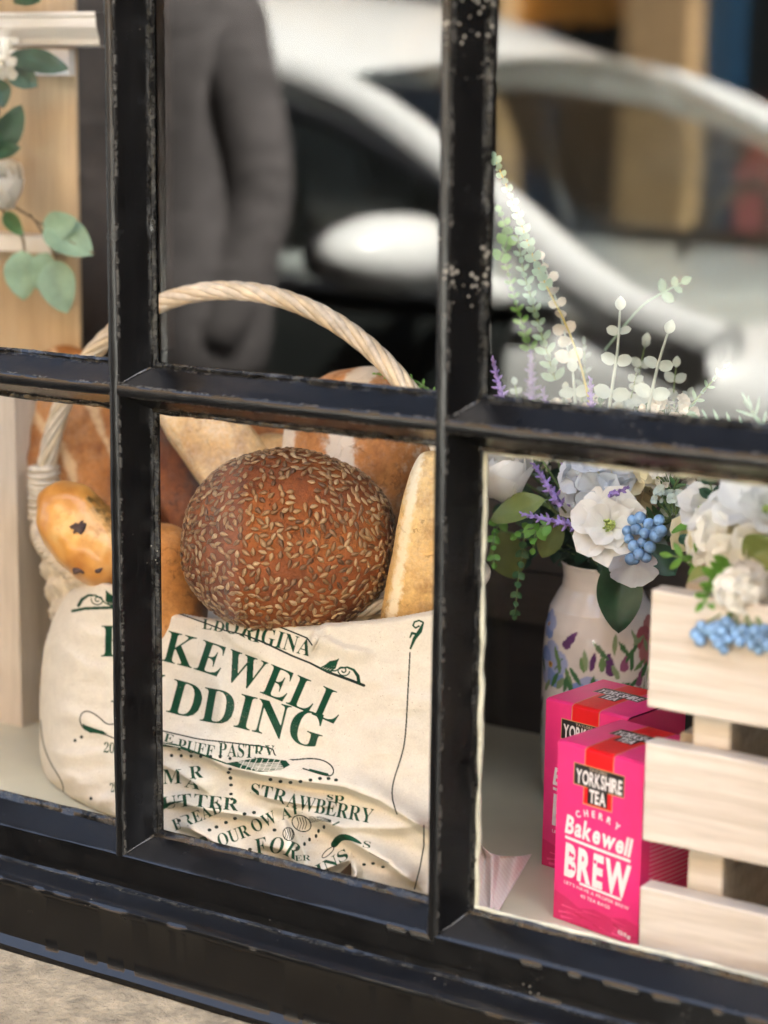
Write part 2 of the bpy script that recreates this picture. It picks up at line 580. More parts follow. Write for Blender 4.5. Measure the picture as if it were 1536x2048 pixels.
for i in range(n + 1):
    x = -0.79 + 1.874 * i / n
    for k, (y, z, e, p) in enumerate(rp):
        j = 0.0004 + 0.001 * p
        nz = mnoise.noise((x * 60, k * 1.9, 4.4)) * j * .5 + mnoise.noise((x * 9, k * .3, 1.0)) * 0.0008
        ny = mnoise.noise((x * 70, k * 2.7, 9.4)) * j * 0.6
        pts.append((x, (y + ny) if y else 0.0, z + nz)); ed.append(e * (.45 if k > 6 else .9)); pu.append(p)
m.grid(pts, n + 1, len(rp), edge=ed, putty=pu)
m.build('bottom_rail', M['paint'], win, angle=38)
m = MB()
m.box((-0.79, -0.0303, 0.745), (-0.7295, 0.07, 1.96), edge=0.0)
m.box((1.0235, -0.0303, 0.745), (1.085, 0.07, 1.96), edge=0.0)
m.box((-0.7294, -0.0302, 1.8826), (1.0234, 0.07, 1.96), edge=0.0)
m.box((-0.7294, 0.0035, 0.700), (1.0234, 0.02, 0.7495), edge=0.0)
m.build('frame', M['paint'], win, smooth=False)
# clogged paint in the mitres
m = MB()
for x in VX[1:-1]:
    for z in HZ[:-1]:
        for sx in (1, -1):
            path = [(x + sx * (0.0044 + 0.0105 * q), -0.0292 + 0.0245 * q, z + 0.0048 + 0.0105 * q + mnoise.noise((q * 9, x * 40, z * 40)) * 0.0008) for q in (0, .2, .4, .6, .8, 1)]
            m.tube(path, [0.0004, 0.0007, 0.0008, 0.001, 0.0014, 0.002], 6, edge=0.55, putty=0.7)
m.build('paint_bead', M['paint'], win)
# panes
for i, (x0, x1) in enumerate(zip(VX[:-1], VX[1:])):
    for j, (z0, z1) in enumerate(zip(HZ[:-1], HZ[1:])):
        m = MB()
        m.box((x0 + 0.009, 0.0004, z0 + 0.009), (x1 - 0.009, 0.0033, z1 - 0.009))
        m.build('pane', M['glass'], win, smooth=False)
# cream putty bead round the low pane beside the tea
m = MB()
x0, x1, z0, z1 = VX[3] + 0.0192, VX[4] - 0.0192, HZ[0] + 0.0185, HZ[1] - 0.0192


def bead(p0, p1, r0):
    k = 90
    path = [Vector(p0).lerp(Vector(p1), q / k) for q in range(k + 1)]
    path = [p + Vector((mnoise.noise((p.x * 55, p.z * 55, 1)) * .0013, 0, mnoise.noise((p.x * 55, p.z * 55, 9)) * .0013)) for p in path]
    m.tube(path, [r0 * (1 + 0.45 * mnoise.noise((p.x * 40, p.z * 40, 4))) for p in path], 7)


bead((x0, -0.0008, z1), (x0, -0.0008, z0), 0.0024)
bead((x0, -0.0008, z0), (x1, -0.0008, z0), 0.0021)
bead((x0, -0.0008, z1), (x1, -0.0008, z1), 0.0017)
m.build('putty_bead', M['putty'], win)

# ================================================================== display furniture
sh = thing('display_shelf', 'cream painted display shelf inside the shop window', 'shelf', (0.1, 0.2, 0.72))
m = MB(); m.box((-0.98, 0.0205, 0.722), (1.2, 0.46, 0.75)); m.build('board', M['shelf'], sh, smooth=False)
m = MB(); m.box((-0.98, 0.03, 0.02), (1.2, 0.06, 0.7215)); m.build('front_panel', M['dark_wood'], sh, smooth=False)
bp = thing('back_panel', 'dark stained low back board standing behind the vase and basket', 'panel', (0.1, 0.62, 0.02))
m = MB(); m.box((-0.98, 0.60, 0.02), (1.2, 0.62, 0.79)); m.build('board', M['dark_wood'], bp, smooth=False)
wc = thing('wooden_chest', 'dark brown wooden chest in shadow behind the flower vase', 'chest', (0.12, 0.50, 0.02))
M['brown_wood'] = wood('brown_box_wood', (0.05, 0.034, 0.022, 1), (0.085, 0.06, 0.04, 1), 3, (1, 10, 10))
m = MB()
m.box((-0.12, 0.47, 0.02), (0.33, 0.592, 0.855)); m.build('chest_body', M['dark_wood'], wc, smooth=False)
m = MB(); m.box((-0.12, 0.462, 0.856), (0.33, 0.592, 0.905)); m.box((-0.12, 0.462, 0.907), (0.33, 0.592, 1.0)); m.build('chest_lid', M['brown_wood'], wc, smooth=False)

cab = thing('display_cabinet', 'honey oak cabinet upright with white mouldings at the edge of the window', 'cabinet', (-0.55, 0.3, 0.75))
m = MB(); m.box((-0.80, 0.30, 1.085), (P(155, 400, .3).x, 0.304, 2.2)); m.build('oak_panel', M['tan_wood'], cab, smooth=False)
m = MB(); m.box((-0.80, 0.3045, 1.085), (P(155, 400, .3).x - .012, 0.46, 2.2)); m.build('carcass', M['dark_wood'], cab, smooth=False)
xe = P(195, 55, .27).x
z0, z1 = P(150, 84, .27).z, P(150, 28, .27).z
prof = [(0.30, z0 - .004), (0.288, z0 - .002), (0.286, z0 + .003), (0.279, z0 + .008), (0.272, z0 + .013), (0.270, z0 + .018), (0.270, z1 - .004), (0.267, z1 - .001), (0.267, z1 + .002), (0.30, z1 + .003)]
m = MB()
pts = []
for x, s in ((-0.80, 0), (xe - .022, 0), (xe - .014, .25), (xe, 1)):
    for (y, z) in prof:
        pts.append((x if s < 1 else xe - (0.02 - (0.3 - y) * .6), y, z))
m.grid(pts, 4, len(prof))
m.box((-0.80, 0.29, z0 - 0.03), (P(150, 90, .3).x, 0.2995, z0 - 0.006))
m.build('cornice', M['white_paint'], cab, angle=30)
m = MB()
za = P(60, 505, .275).z
m.box((-0.80, 0.275, za), (P(108, 490, .275).x, 0.2995, P(60, 472, .275).z)); m.build('shelf_edge', M['white_paint'], cab, smooth=False)
pl_ = thing('timber_post', 'pale limed timber post rising beside the wicker basket', 'post', (-0.55, 0.26, 0.75))
m = MB(); m.box((-0.80, 0.2, 0.7503), (-0.448, 0.297, 1.08)); m.build('shaft', M['pale_wood'], pl_, smooth=False)

# ================================================================== street side: car, passer-by, shops opposite (seen mirrored in the glass)
M['car_white'] = plain('white_car_paint', (0.76, 0.77, 0.76, 1), 0.3, 0.02, 5)
M['car_white'].node_tree.nodes['Principled BSDF'].inputs['Coat Weight'].default_value = 0.6
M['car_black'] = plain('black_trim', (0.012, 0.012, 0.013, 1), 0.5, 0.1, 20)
M['rubber'] = plain('tyre_rubber', (0.02, 0.02, 0.02, 1), 0.85, 0.2, 60, .4, 300)
M['alloy'] = plain('silver_alloy', (0.55, 0.56, 0.57, 1), 0.3, 0.05, 20, metal=0.9)
M['seat'] = plain('dark_seat_cloth', (0.02, 0.02, 0.022, 1), 0.9, 0.2, 80)
M['lamp'] = plain('headlamp_lens', (0.6, 0.62, 0.64, 1), 0.1, 0.05, 20)
car = thing('parked_car', 'white hatchback parked along the kerb opposite the window', 'car', (-1.4, -2.67, -0.12))
CY = -2.67


def carpt(x, wy, z):
    return Vector((x, CY + wy, z))


# body shell: lofted from nose to tail
st = [(0.86, .46, .25, .58), (0.80, .66, .20, .70), (0.62, .78, .16, .79), (0.25, .85, .14, .86), (-0.20, .875, .12, .93), (-0.50, .88, .12, .98), (-0.75, .885, .12, 1.0),
      (-1.4, .89, .12, 1.0), (-2.2, .89, .12, 1.01), (-2.9, .875, .12, 1.03), (-3.25, .84, .15, 1.03), (-3.42, .78, .22, .98), (-3.48, .7, .3, .85)]
m = MB()
pts = []
for (x, hw, zb, zt) in st:
    ring = []
    for s in (1, -1):
        h = [(hw * .86, zb), (hw * .97, zb + .06), (hw, zb + .22), (hw, zb + (zt - zb) * .62), (hw * .985, zt - .07), (hw * .95, zt - .025), (hw * .86, zt), (hw * .5, zt + .025)]
        ring += h if s == 1 else [(-a, z) for a, z in h[::-1]]
    for (a, z) in ring:
        pts.append(carpt(x, a, z - 0.02))
m.grid(pts, len(st), 16, closed_v=True)
m.f.append(tuple(range(16))); m.f.append(tuple(12 * 16 + k for k in range(16))[::-1])
m.build('body', M['car_white'], car, angle=50)
# greenhouse
A0, A1 = (-0.66, 0.80, 1.0), (-1.47, 0.60, 1.372)          # near front pillar foot and head (x, half width, z)
C1, C0 = (-2.95, 0.60, 1.37), (-3.35, 0.74, 1.0)
m = MB()
pts = []
nu, nv = 14, 13
for i in range(nu):
    f = i / (nu - 1)
    for j in range(nv):
        g = j / (nv - 1) * 2 - 1
        x = A1[0] + 0.16 * (1 - g * g) * (1 - f) + (C1[0] - A1[0]) * f
        crown = 0.045 * (1 - g ** 2) + (0.22 * math.sin(math.pi * min(1, f * .9 + .1)) - .065) * (1 - .25 * g * g)
        pts.append(carpt(x, g * (0.60 + 0.02 * math.sin(math.pi * f)), 1.362 + crown - (0.02 if abs(g) == 1 else 0)))
m.grid(pts, nu, nv)
m.build('roof', M['car_white'], car)
m = MB()
for s in (1, -1):
    m.tube(chaikin([carpt(-0.42, s * .83, .955), carpt(A0[0], s * A0[1], A0[2]), carpt(-1.05, s * .705, 1.2), carpt(A1[0], s * A1[1], A1[2]), carpt(-2.1, s * .615, 1.41), carpt(C1[0], s * C1[1], C1[2])], 3), 0.047, 10)
    m.tube(chaikin([carpt(C1[0], s * C1[1], C1[2]), carpt(-3.15, s * .68, 1.22), carpt(C0[0], s * C0[1], C0[2])], 2), 0.075, 10)
m.build('window_pillar', M['car_white'], car)
for s in (1, -1):
    m = MB()
    m.tube([carpt(-1.85, s * .79, 1.0), carpt(-1.92, s * .64, 1.38)], 0.04, 8)
    m.tube(chaikin([carpt(-1.0, s * .775, 1.165), carpt(-1.5, s * .665, 1.335), carpt(-2.2, s * .665, 1.36), carpt(-2.9, s * .65, 1.33)], 2), 0.017, 8)
    m.tube(chaikin([carpt(-0.72, s * .85, .99), carpt(-1.8, s * .86, 1.0), carpt(-3.1, s * .82, 1.02)], 1), 0.016, 8)
    m.build('window_trim', M['car_black'], car)
m = MB()
pts = []
for i in range(9):
    g = i / 8 * 2 - 1
    pts.append(carpt(-0.60 + .22 * (1 - g * g), g * .79, .975)); pts.append(carpt(-1.44 + 0.16 * (1 - g * g), g * .59, 1.375 + .04 * (1 - g * g)))
m.grid(pts, 9, 2); m.build('windscreen', M['car_glass'], car)
for s in (1, -1):
    m = MB(); m.add([carpt(-0.72, s * .80, 1.0), carpt(-1.84, s * .81, 1.0), carpt(-1.9, s * .64, 1.37), carpt(-1.45, s * .62, 1.36)], [(0, 1, 2, 3)]); m.build('side_window', M['car_glass'], car, smooth=False)
    m = MB(); m.add([carpt(-1.86, s * .81, 1.0), carpt(-3.2, s * .76, 1.02), carpt(-2.95, s * .62, 1.36), carpt(-1.93, s * .64, 1.37)], [(0, 1, 2, 3)]); m.build('side_window', M['car_glass'], car, smooth=False)
m = MB(); m.add([carpt(-3.34, .72, 1.0), carpt(-3.34, -.72, 1.0), carpt(-2.95, -.58, 1.37), carpt(-2.95, .58, 1.37)], [(0, 1, 2, 3)]); m.build('rear_window', M['car_glass'], car, smooth=False)
# cabin
m = MB(); m.box(carpt(-1.0, -.78, .80), carpt(-0.62, .78, .965)); m.build('dashboard', M['seat'], car, smooth=False)
for s in (.36, -.36):
    m = MB()
    m.ball(carpt(-1.62, s, .55), (.28, .25, .1)); m.ball(carpt(-1.86, s, .86), (.09, .25, .36)); m.ball(carpt(-1.92, s, 1.2), (.05, .14, .09))
    m.build('seat', M['seat'], car)
m = MB(); m.ball(carpt(-2.95, 0, .85), (.12, .62, .32)); m.build('rear_seat', M['seat'], car)
m = MB()
c = carpt(-1.16, -.38, .98)
pts = [c + Vector((.08 * math.sin(a), .18 * math.cos(a), .17 * math.sin(a))) for a in np.linspace(0, 2 * math.pi, 25)]
m.tube(pts, .013, 8); m.build('steering_wheel', M['car_black'], car)
# door mirrors
for s in (1, -1):
    mr = None
    m = MB()
    cm = carpt(-0.93, s * 1.03, 1.085)
    m.ball(cm, (.085, .155, .066), 18, 12)
    m.tube([carpt(-.84, s * .84, 1.01), carpt(-.9, s * .95, 1.05)], .03, 8)
    mr = m.build('door_mirror', M['car_white'], car)
    m = MB(); m.ball(cm + Vector((-.055, 0, 0)), (.04, .14, .058), 16, 10); m.build('mirror_glass', M['car_black'], mr)
for xw in (-0.08, -2.72):
    for s in (1, -1):
        c = carpt(xw, s * .80, .2)
        m = MB()
        pts = []
        for i in range(28):
            a = 2 * math.pi * i / 28
            for (r0, dy) in ((.21, .1), (.29, .105), (.315, .07), (.315, -.07), (.29, -.105), (.21, -.1)):
                pts.append(c + Vector((r0 * math.cos(a), dy, r0 * math.sin(a))))
        m.grid(pts, 28, 6, closed_u=True, closed_v=True)
        wl = m.build('wheel', M['rubber'], car)
        m = MB()
        for k in range(5):
            a = 2 * math.pi * k / 5
            m.tube([c + Vector((0, s * .08, 0)), c + Vector((.215 * math.cos(a), s * .085, .215 * math.sin(a)))], [.05, .035], 6)
        m.ball(c + Vector((0, s * .06, 0)), (.21, .03, .21), 20, 7)
        m.build('rim', M['alloy'], wl)
for s in (1, -1):
    m = MB(); m.ball(carpt(.70, s * .58, .64), (.12, .15, .07), 14, 9); m.build('headlight', M['lamp'], car)
M['door_shade'] = plain('shaded_white_door_paint', (.03, .034, .033, 1), .3, .1, 10)  # white doors in shade: the shade is put into their colour
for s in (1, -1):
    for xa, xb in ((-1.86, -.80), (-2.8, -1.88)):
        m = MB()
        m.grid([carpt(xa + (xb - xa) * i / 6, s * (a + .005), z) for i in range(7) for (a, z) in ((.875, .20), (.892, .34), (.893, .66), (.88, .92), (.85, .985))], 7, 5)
        d_ = m.build('door', M['door_shade'], car)
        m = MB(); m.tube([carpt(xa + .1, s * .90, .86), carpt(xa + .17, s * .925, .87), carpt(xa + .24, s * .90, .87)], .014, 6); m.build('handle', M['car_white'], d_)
    m = MB(); m.grid([carpt(-.78 + 1.3 * i / 8, s * (.896 - .10 * max(0, i - 4) / 4), z) for i in range(9) for z in (.14, .48, .82)], 9, 3); m.build('side_shade_panel', M['car_black'], car)  # dark panel added over the white lower side, its colour standing for shade
car.rotation_euler.z = R(7)
car.location = (-1.30, -2.72, -0.12)
m = MB(); m.box(carpt(.80, -.42, .3), carpt(.875, .42, .46)); m.build('grille', M['car_black'], car, smooth=False)

# passer-by in a grey jacket, standing with arms down between kerb and window
M['jacket'] = plain('grey_jacket_cloth', (0.095, 0.085, 0.086, 1), 0.9, 0.35, 18, .4, 120, .004, stretch=(1, 1, 3))
M['trouser'] = plain('dark_trouser_cloth', (0.03, 0.03, 0.032, 1), 0.9, 0.2, 40, .4, 150, .003)
M['skin'] = plain('skin', (0.5, 0.32, 0.24, 1), 0.5, 0.08, 30)
M['hair'] = plain('brown_hair', (0.05, 0.03, 0.018, 1), 0.6, 0.3, 60, .4, 90, .004, stretch=(4, 4, 1))
M['shoe'] = plain('dark_shoe_leather', (0.02, 0.018, 0.016, 1), 0.45, 0.2, 40)


def skin_obj(name, verts, edges, mat, parent, levels=2):
    o_ = Vector(parent['_o'])
    me = bpy.data.meshes.new(name)
    me.from_pydata([Vector(v[:3]) - o_ for v in verts], edges, [])
    me.materials.append(mat)
    o = bpy.data.objects.new(name, me)
    COL.objects.link(o)
    o.parent = parent
    o['_o'] = list(o_)
    md = o.modifiers.new('skin', 'SKIN')
    md.use_smooth_shade = True
    for i, v in enumerate(verts):
        rr = v[3]
        me.skin_vertices[0].data[i].radius = rr if hasattr(rr, '__len__') else (rr, rr)
    me.skin_vertices[0].data[0].use_root = True
    s = o.modifiers.new('sub', 'SUBSURF')
    s.levels = s.render_levels = levels
    return o


PX_, PY_ = -1.285, -1.42


def pp(x, y, z, r0):
    return (PX_ + x, PY_ + y, z, r0)


per = thing('person', 'passer-by in a dark grey jacket, hands in pockets, standing beside the parked car', 'person', (PX_, PY_, 0))
V, E = [pp(0, 0, .90, (.13, .09)), pp(0, 0, 1.08, (.12, .085)), pp(0, 0, 1.28, (.145, .09)), pp(0, 0, 1.39, (.09, .075)), pp(0, .005, 1.45, .062), pp(0, .02, 1.51, (.058, .07)), pp(0, .022, 1.57, (.082, .1)), pp(0, .012, 1.65, (.084, .1)), pp(0, .01, 1.69, (.05, .06))], \
    [(0, 1), (1, 2), (2, 3), (3, 4), (4, 5), (5, 6), (6, 7), (7, 8)]
for s in (1, -1):
    i = len(V)
    V += [pp(s * .10, 0, .84, .085), pp(s * .10, .01, .48, .055), pp(s * .10, -.01, .09, .038), pp(s * .10, .14, .035, .03)]
    E += [(0, i), (i, i + 1), (i + 1, i + 2), (i + 2, i + 3)]
    i = len(V)
    V += [pp(s * .175, 0, 1.345, .055), pp(s * .215, -.02, 1.10, .042), pp(s * .19, .05, .92, .03), pp(s * .15, .07, .88, (.03, .018))]
    E += [(2, i), (i, i + 1), (i + 1, i + 2), (i + 2, i + 3)]
    for (dy, dz, ln) in ((.03, -.012, .075), (.012, -.02, .085), (-.006, -.018, .08), (-.022, -.012, .065)):
        j = len(V)
        V += [pp(s * .135, .06 + dy * .8, .865 + dz * .3, .0095), pp(s * .12, .055 + dy * .8, .86 + dz - ln * .3, .0085), pp(s * .105, .05 + dy * .7, .85 + dz - ln * .55, .007)]
        E += [(i + 3, j), (j, j + 1), (j + 1, j + 2)]
    j = len(V)
    V += [pp(s * .14, .085, .875, .0105), pp(s * .125, .085, .865, .009), pp(s * .11, .08, .855, .008)]
    E += [(i + 3, j), (j, j + 1), (j + 1, j + 2)]
body = skin_obj('body', V, E, M['skin'], per)
m = MB()
m.ball((PX_, PY_ + .116, 1.588), (.014, .026, .022)); m.build('nose', M['skin'], per)
for s in (1, -1):
    m = MB(); m.ball((PX_ + s * .032, PY_ + .098, 1.616), (.013, .010, .007)); ey = m.build('eye', M['white_paint'], per)
    m = MB(); m.ball((PX_ + s * .032, PY_ + .107, 1.616), (.005, .003, .005), 8, 6); m.build('pupil', M['car_black'], ey)
    m = MB(); m.ball((PX_ + s * .078, PY_ + .015, 1.60), (.012, .022, .032)); m.build('ear', M['skin'], per)
m = MB(); m.ball((PX_, PY_ + .098, 1.545), (.024, .01, .006)); m.build('mouth', plain('lip', (.4, .17, .14, 1), .5), per)
m = MB()
pts = []
for i in range(20):
    a = 2 * math.pi * i / 20
    for j in range(8):
        q = j / 7
        back = 0.5 - 0.5 * math.sin(a)
        ang = q * (1.0 + 1.15 * back)
        k = 1.1 + .04 * mnoise.noise((a * 3, q * 4, 2))
        pts.append((PX_ + .084 * k * math.sin(ang) * math.cos(a), PY_ + .005 + .105 * k * math.sin(ang) * math.sin(a), 1.625 + .098 * k * math.cos(ang)))
m.grid(pts, 20, 8, closed_u=True); m.build('hair', M['hair'], per)
V, E = [pp(0, 0, .78, (.25, .19)), pp(0, 0, .92, (.235, .18)), pp(0, 0, 1.27, (.205, .15)), pp(0, 0, 1.38, (.11, .095)), pp(0, 0, 1.44, (.085, .085))], [(0, 1), (1, 2), (2, 3), (3, 4)]
for s in (1, -1):
    i = len(V)
    V += [pp(s * .18, 0, 1.345, .072), pp(s * .222, -.02, 1.10, .06), pp(s * .2, .045, .93, .048), pp(s * .165, .062, .885, .045)]
    E += [(2, i), (i, i + 1), (i + 1, i + 2), (i + 2, i + 3)]
skin_obj('jacket', V, E, M['jacket'], per)
V, E = [pp(0, 0, .93, (.165, .125)), pp(0, 0, .86, (.165, .125))], [(0, 1)]
for s in (1, -1):
    i = len(V)
    V += [pp(s * .10, 0, .78, .1), pp(s * .10, .01, .48, .075), pp(s * .10, -.005, .14, .065), pp(s * .10, 0, .07, .066)]
    E += [(1, i), (i, i + 1), (i + 1, i + 2), (i + 2, i + 3)]
skin_obj('trousers', V, E, M['trouser'], per)
for s in (1, -1):
    m = MB(); m.ball((PX_ + s * .10, PY_ + .06, .045), (.05, .145, .045), 14, 9); m.build('shoe', M['shoe'], per)

per.scale = (1, 1, 1.07)
# shops opposite
M['ochre'] = plain('ochre_render', (0.66, 0.33, 0.07, 1), 0.85, 0.2, 3, .3, 60)
M['buff'] = plain('buff_stone', (0.58, 0.38, 0.19, 1), 0.85, 0.2, 5, .3, 60)
M['blue_door'] = plain('blue_door_paint', (0.025, 0.09, 0.19, 1), 0.4, 0.1, 20)
M['shop_dark'] = plain('dark_shop_glass', (0.03, 0.034, 0.036, 1), 0.15, 0.3, 4)
M['red_board'] = plain('red_shop_board', (0.55, 0.05, 0.05, 1), 0.5, 0.1, 20)
M['pink_board'] = plain('pink_shop_board', (0.6, 0.16, 0.2, 1), 0.5, 0.1, 20)
M['green_board'] = plain('green_shop_front', (0.03, 0.07, 0.055, 1), 0.45, 0.1, 20)
op = thing('opposite_shop', 'ochre and buff stone shop across the street with dark windows', 'building', (-1.5, -7.0, 0))
m = MB(); m.box((-14, -9.5, 0), (12, -6.95, 6.5)); m.build('wall', M['shop_dark'], op, smooth=False)


def opp(name, x0, x1, z0, z1, mat, y1=-6.9):
    mm = MB(); mm.box((x0, -6.949, z0), (x1, y1, z1)); return mm.build(name, mat, op, smooth=False)


def ox(px):
    return P(px, 200, 6.9).x


opp('stone_pier', ox(1275), ox(1400), 0, 6.4, M['buff'], -6.75)
opp('stone_pier', ox(985), ox(1035), 0, 6.4, M['buff'], -6.75)
opp('fascia', ox(1036), ox(1274), 1.62, 2.3, M['ochre'])
opp('fascia', ox(1401), ox(1401) + 2.5, 2.0, 2.8, M['ochre'])
opp('stall_riser', ox(1401), ox(1401) + 2.6, 0, .72, M['green_board'])
opp('stall_riser', ox(1036), ox(1274), 0, .8, M['green_board'])
opp('doorway', ox(1062), ox(1115), .81, 1.6, M['blue_door'])
opp('doorway', ox(1405), ox(1470), .73, 1.98, M['blue_door'])
opp('poster', ox(1478), ox(1560), .73, 1.05, M['pink_board'])
opp('poster', ox(1500), ox(1620), 1.06, 1.3, M['red_board'])
opp('fascia', -13, ox(980), 2.1, 2.8, M['ochre'])
opp('upper_wall', -13.9, 11.9, 2.85, 6.45, M['buff'])

# ================================================================== lettering drawn on small colour fields
_gc = {}


def glyph(ch, bold=0.0):
    """triangles (n,3,2), advance and cap scale of one character of the program's built-in type"""
    key = (ch, bold)
    if key not in _gc:
        c = bpy.data.curves.new('g', 'FONT')
        c.body = ch
        c.size = 1
        c.offset = bold
        c.resolution_u = 4
        o = bpy.data.objects.new('g', c)
        COL.objects.link(o)
        bpy.context.view_layer.update()
        dg = bpy.context.evaluated_depsgraph_get()
        me = bpy.data.meshes.new_from_object(o.evaluated_get(dg), depsgraph=dg)
        me.calc_loop_triangles()
        v = np.array([p.co[:2] for p in me.vertices]).reshape(-1, 2)
        t = np.array([q.vertices[:] for q in me.loop_triangles], int).reshape(-1, 3)
        _gc[key] = v[t] if len(t) else np.zeros((0, 3, 2))
        bpy.data.objects.remove(o)
        bpy.data.curves.remove(c)
        bpy.data.meshes.remove(me)
    return _gc[key]


def serif(ch):
    if 'A' <= ch <= 'Z':
        return glyph(chr(0x1D400 + ord(ch) - 65)), 0.68
    if 'a' <= ch <= 'z':
        return glyph(chr(0x1D41A + ord(ch) - 97)), 0.68
    if '0' <= ch <= '9':
        return glyph(chr(0x1D7CE + ord(ch) - 48)), 0.68
    return glyph(ch), 0.68


def sans(ch, bold=0.03):
    return glyph(ch, bold), 0.72


def script(ch):
    if 'A' <= ch <= 'Z':
        return glyph(chr(0x1D4D0 + ord(ch) - 65), 0.02), 0.66
    return glyph(chr(0x1D4EA + ord(ch) - 97), 0.02), 0.66


class Canvas:
    def __init__(s, x0, y0, x1, y1, step, bg, ss=2):
        s.x0, s.y0, s.step, s.ss = x0, y0, step, ss
        s.w = int(round((x1 - x0) / step)) + 1
        s.h = int(round((y1 - y0) / step)) + 1
        s.a = np.zeros((s.h * ss, s.w * ss, 3))
        s.a[:] = bg[:3]
        s.k = ss / step

    def poly(s, pts, col):
        p = (np.asarray(pts, float) - (s.x0, s.y0)) * s.k + (s.ss - 1) / 2
        x0, y0 = np.maximum(np.floor(p.min(0)).astype(int), 0)
        x1 = min(int(p[:, 0].max()) + 2, s.w * s.ss)
        y1 = min(int(p[:, 1].max()) + 2, s.h * s.ss)
        if x1 <= x0 or y1 <= y0:
            return
        X, Y = np.meshgrid(np.arange(x0, x1), np.arange(y0, y1))
        ins = np.zeros(X.shape, bool)
        n = len(p)
        for i in range(n):
            (ax, ay), (bx, by) = p[i], p[(i + 1) % n]
            if ay == by:
                continue
            c = ((ay <= Y) != (by <= Y)) & (X < (bx - ax) * (Y - ay) / (by - ay) + ax)
            ins ^= c
        s.a[y0:y1, x0:x1][ins] = col[:3]

    def line(s, pts, wd, col):
        pts = [np.array(tuple(p)[:2], float) for p in pts]
        ws = list(wd) if hasattr(wd, '__len__') else [wd] * len(pts)
        if len(ws) != len(pts):
            ws = list(np.interp(np.linspace(0, 1, len(pts)), np.linspace(0, 1, len(ws)), ws))
        for (a, b, wa, wb) in zip(pts[:-1], pts[1:], ws[:-1], ws[1:]):
            d = b - a
            L = np.hypot(*d)
            if L < 1e-6:
                continue
            nrm = np.array((-d[1], d[0])) / L
            s.poly([a + nrm * wa / 2, b + nrm * wb / 2, b - nrm * wb / 2, a - nrm * wa / 2], col)
        for p, q in zip(pts, ws):
            s.dot(p, q / 2, col)

    def dot(s, c, r, col, ry=None):
        s.poly([(c[0] + r * math.cos(t), c[1] + (ry or r) * math.sin(t)) for t in np.linspace(0, 2 * math.pi, 16)[:-1]], col)

    def char(s, font, ch, x, y, ang, cap, wx, col, shear=0.0):
        tr, ch_ = font(ch)
        if not len(tr):
            return
        k = cap / ch_
        q = tr.reshape(-1, 2) - (tr[..., 0].min(), 0)
        q = np.stack([(q[:, 0] + q[:, 1] * shear) * k * wx, -q[:, 1] * k], 1)
        c, n = math.cos(ang), math.sin(ang)
        q = np.stack([q[:, 0] * c - q[:, 1] * n + x, q[:, 0] * n + q[:, 1] * c + y], 1).reshape(-1, 3, 2)
        for t in q:
            s.poly(t, col)

    def text(s, font, txt, path, cap, col, gap=0.09, shear=0.0):
        """letters spread along a polyline so that they fill it"""
        ws = []
        for ch in txt:
            if ch == ' ':
                ws.append(0.3)
            else:
                tr, c_ = font(ch)
                ws.append((tr[..., 0].max() - tr[..., 0].min()) / c_ if len(tr) else .3)
        path = np.array([tuple(p)[:2] for p in path], float)
        seg = np.hypot(*(path[1:] - path[:-1]).T)
        cum = np.concatenate([[0], np.cumsum(seg)])
        nat = cap * (sum(ws) + gap * (len(txt) - 1))
        f = cum[-1] / nat
        d = 0.0
        for ch, w_ in zip(txt, ws):
            L = w_ * cap * f

            def at(t):
                i = min(max(int(np.searchsorted(cum, t)) - 1, 0), len(seg) - 1)
                return path[i] + (path[i + 1] - path[i]) * (t - cum[i]) / seg[i]
            a, b = at(d), at(d + L)
            if ch != ' ':
                s.char(font, ch, a[0], a[1], math.atan2(b[1] - a[1], b[0] - a[0]), cap, f, col, shear)
            d += L + gap * cap * f

    def cols(s):
        return s.a.reshape(s.h, s.ss, s.w, s.ss, 3).mean((1, 3))


def color_attr(o, name, rgb):
    me = o.data
    at = me.attributes.new(name, 'FLOAT_COLOR', 'POINT')
    c = np.ones((len(me.vertices), 4), np.float32)
    c[:, :3] = rgb
    at.data.foreach_set('color', c.ravel())


def printed(name, rough=0.5, bump=None, coat=0.0, weave=False):
    t = NT(name)
    a = t.attr('ink').outputs['Color']
    v = t.coord()
    c = t.mix(0.5, a, t.ramp(t.noise(v, 90, 4), [(0.3, (0.88, 0.88, 0.88)), (0.7, (1.06, 1.06, 1.06))]), 'MULTIPLY')
    if weave:
        w1 = t.n('TexWave', wave_type='BANDS', bands_direction='X', i_Scale=420.0, i_Distortion=0.6)
        w2 = t.n('TexWave', wave_type='BANDS', bands_direction='Z', i_Scale=420.0, i_Distortion=0.6)
        t.l(v, w1.inputs['Vector']); t.l(v, w2.inputs['Vector'])
        ww = t.math('ADD', w1.outputs['Fac'], w2.outputs['Fac'])
        t.bump(ww, 0.35, 0.0004)
        fl = t.n('TexVoronoi', i_Scale=330.0)
        t.l(v, fl.inputs['Vector'])
        fk = t.math('MULTIPLY', t.math('LESS_THAN', fl.outputs['Distance'], 0.16), t.math('GREATER_THAN', t.noise(v, 150, 2), 0.56))
        c = t.mix(t.math('MULTIPLY', fk, 0.5), c, (0.3, 0.22, 0.13, 1))
        sf = t.noise(v, 700, 2)
        c = t.mix(0.5, c, t.ramp(sf, [(0.3, (0.86, 0.86, 0.86)), (0.7, (1.08, 1.08, 1.08))]), 'MULTIPLY')
    t.base(c)
    t.rough(rough)
    t.b.inputs['Coat Weight'].default_value = coat
    if weave:
        t.b.inputs['Specular IOR Level'].default_value = 0.1
    return t.m


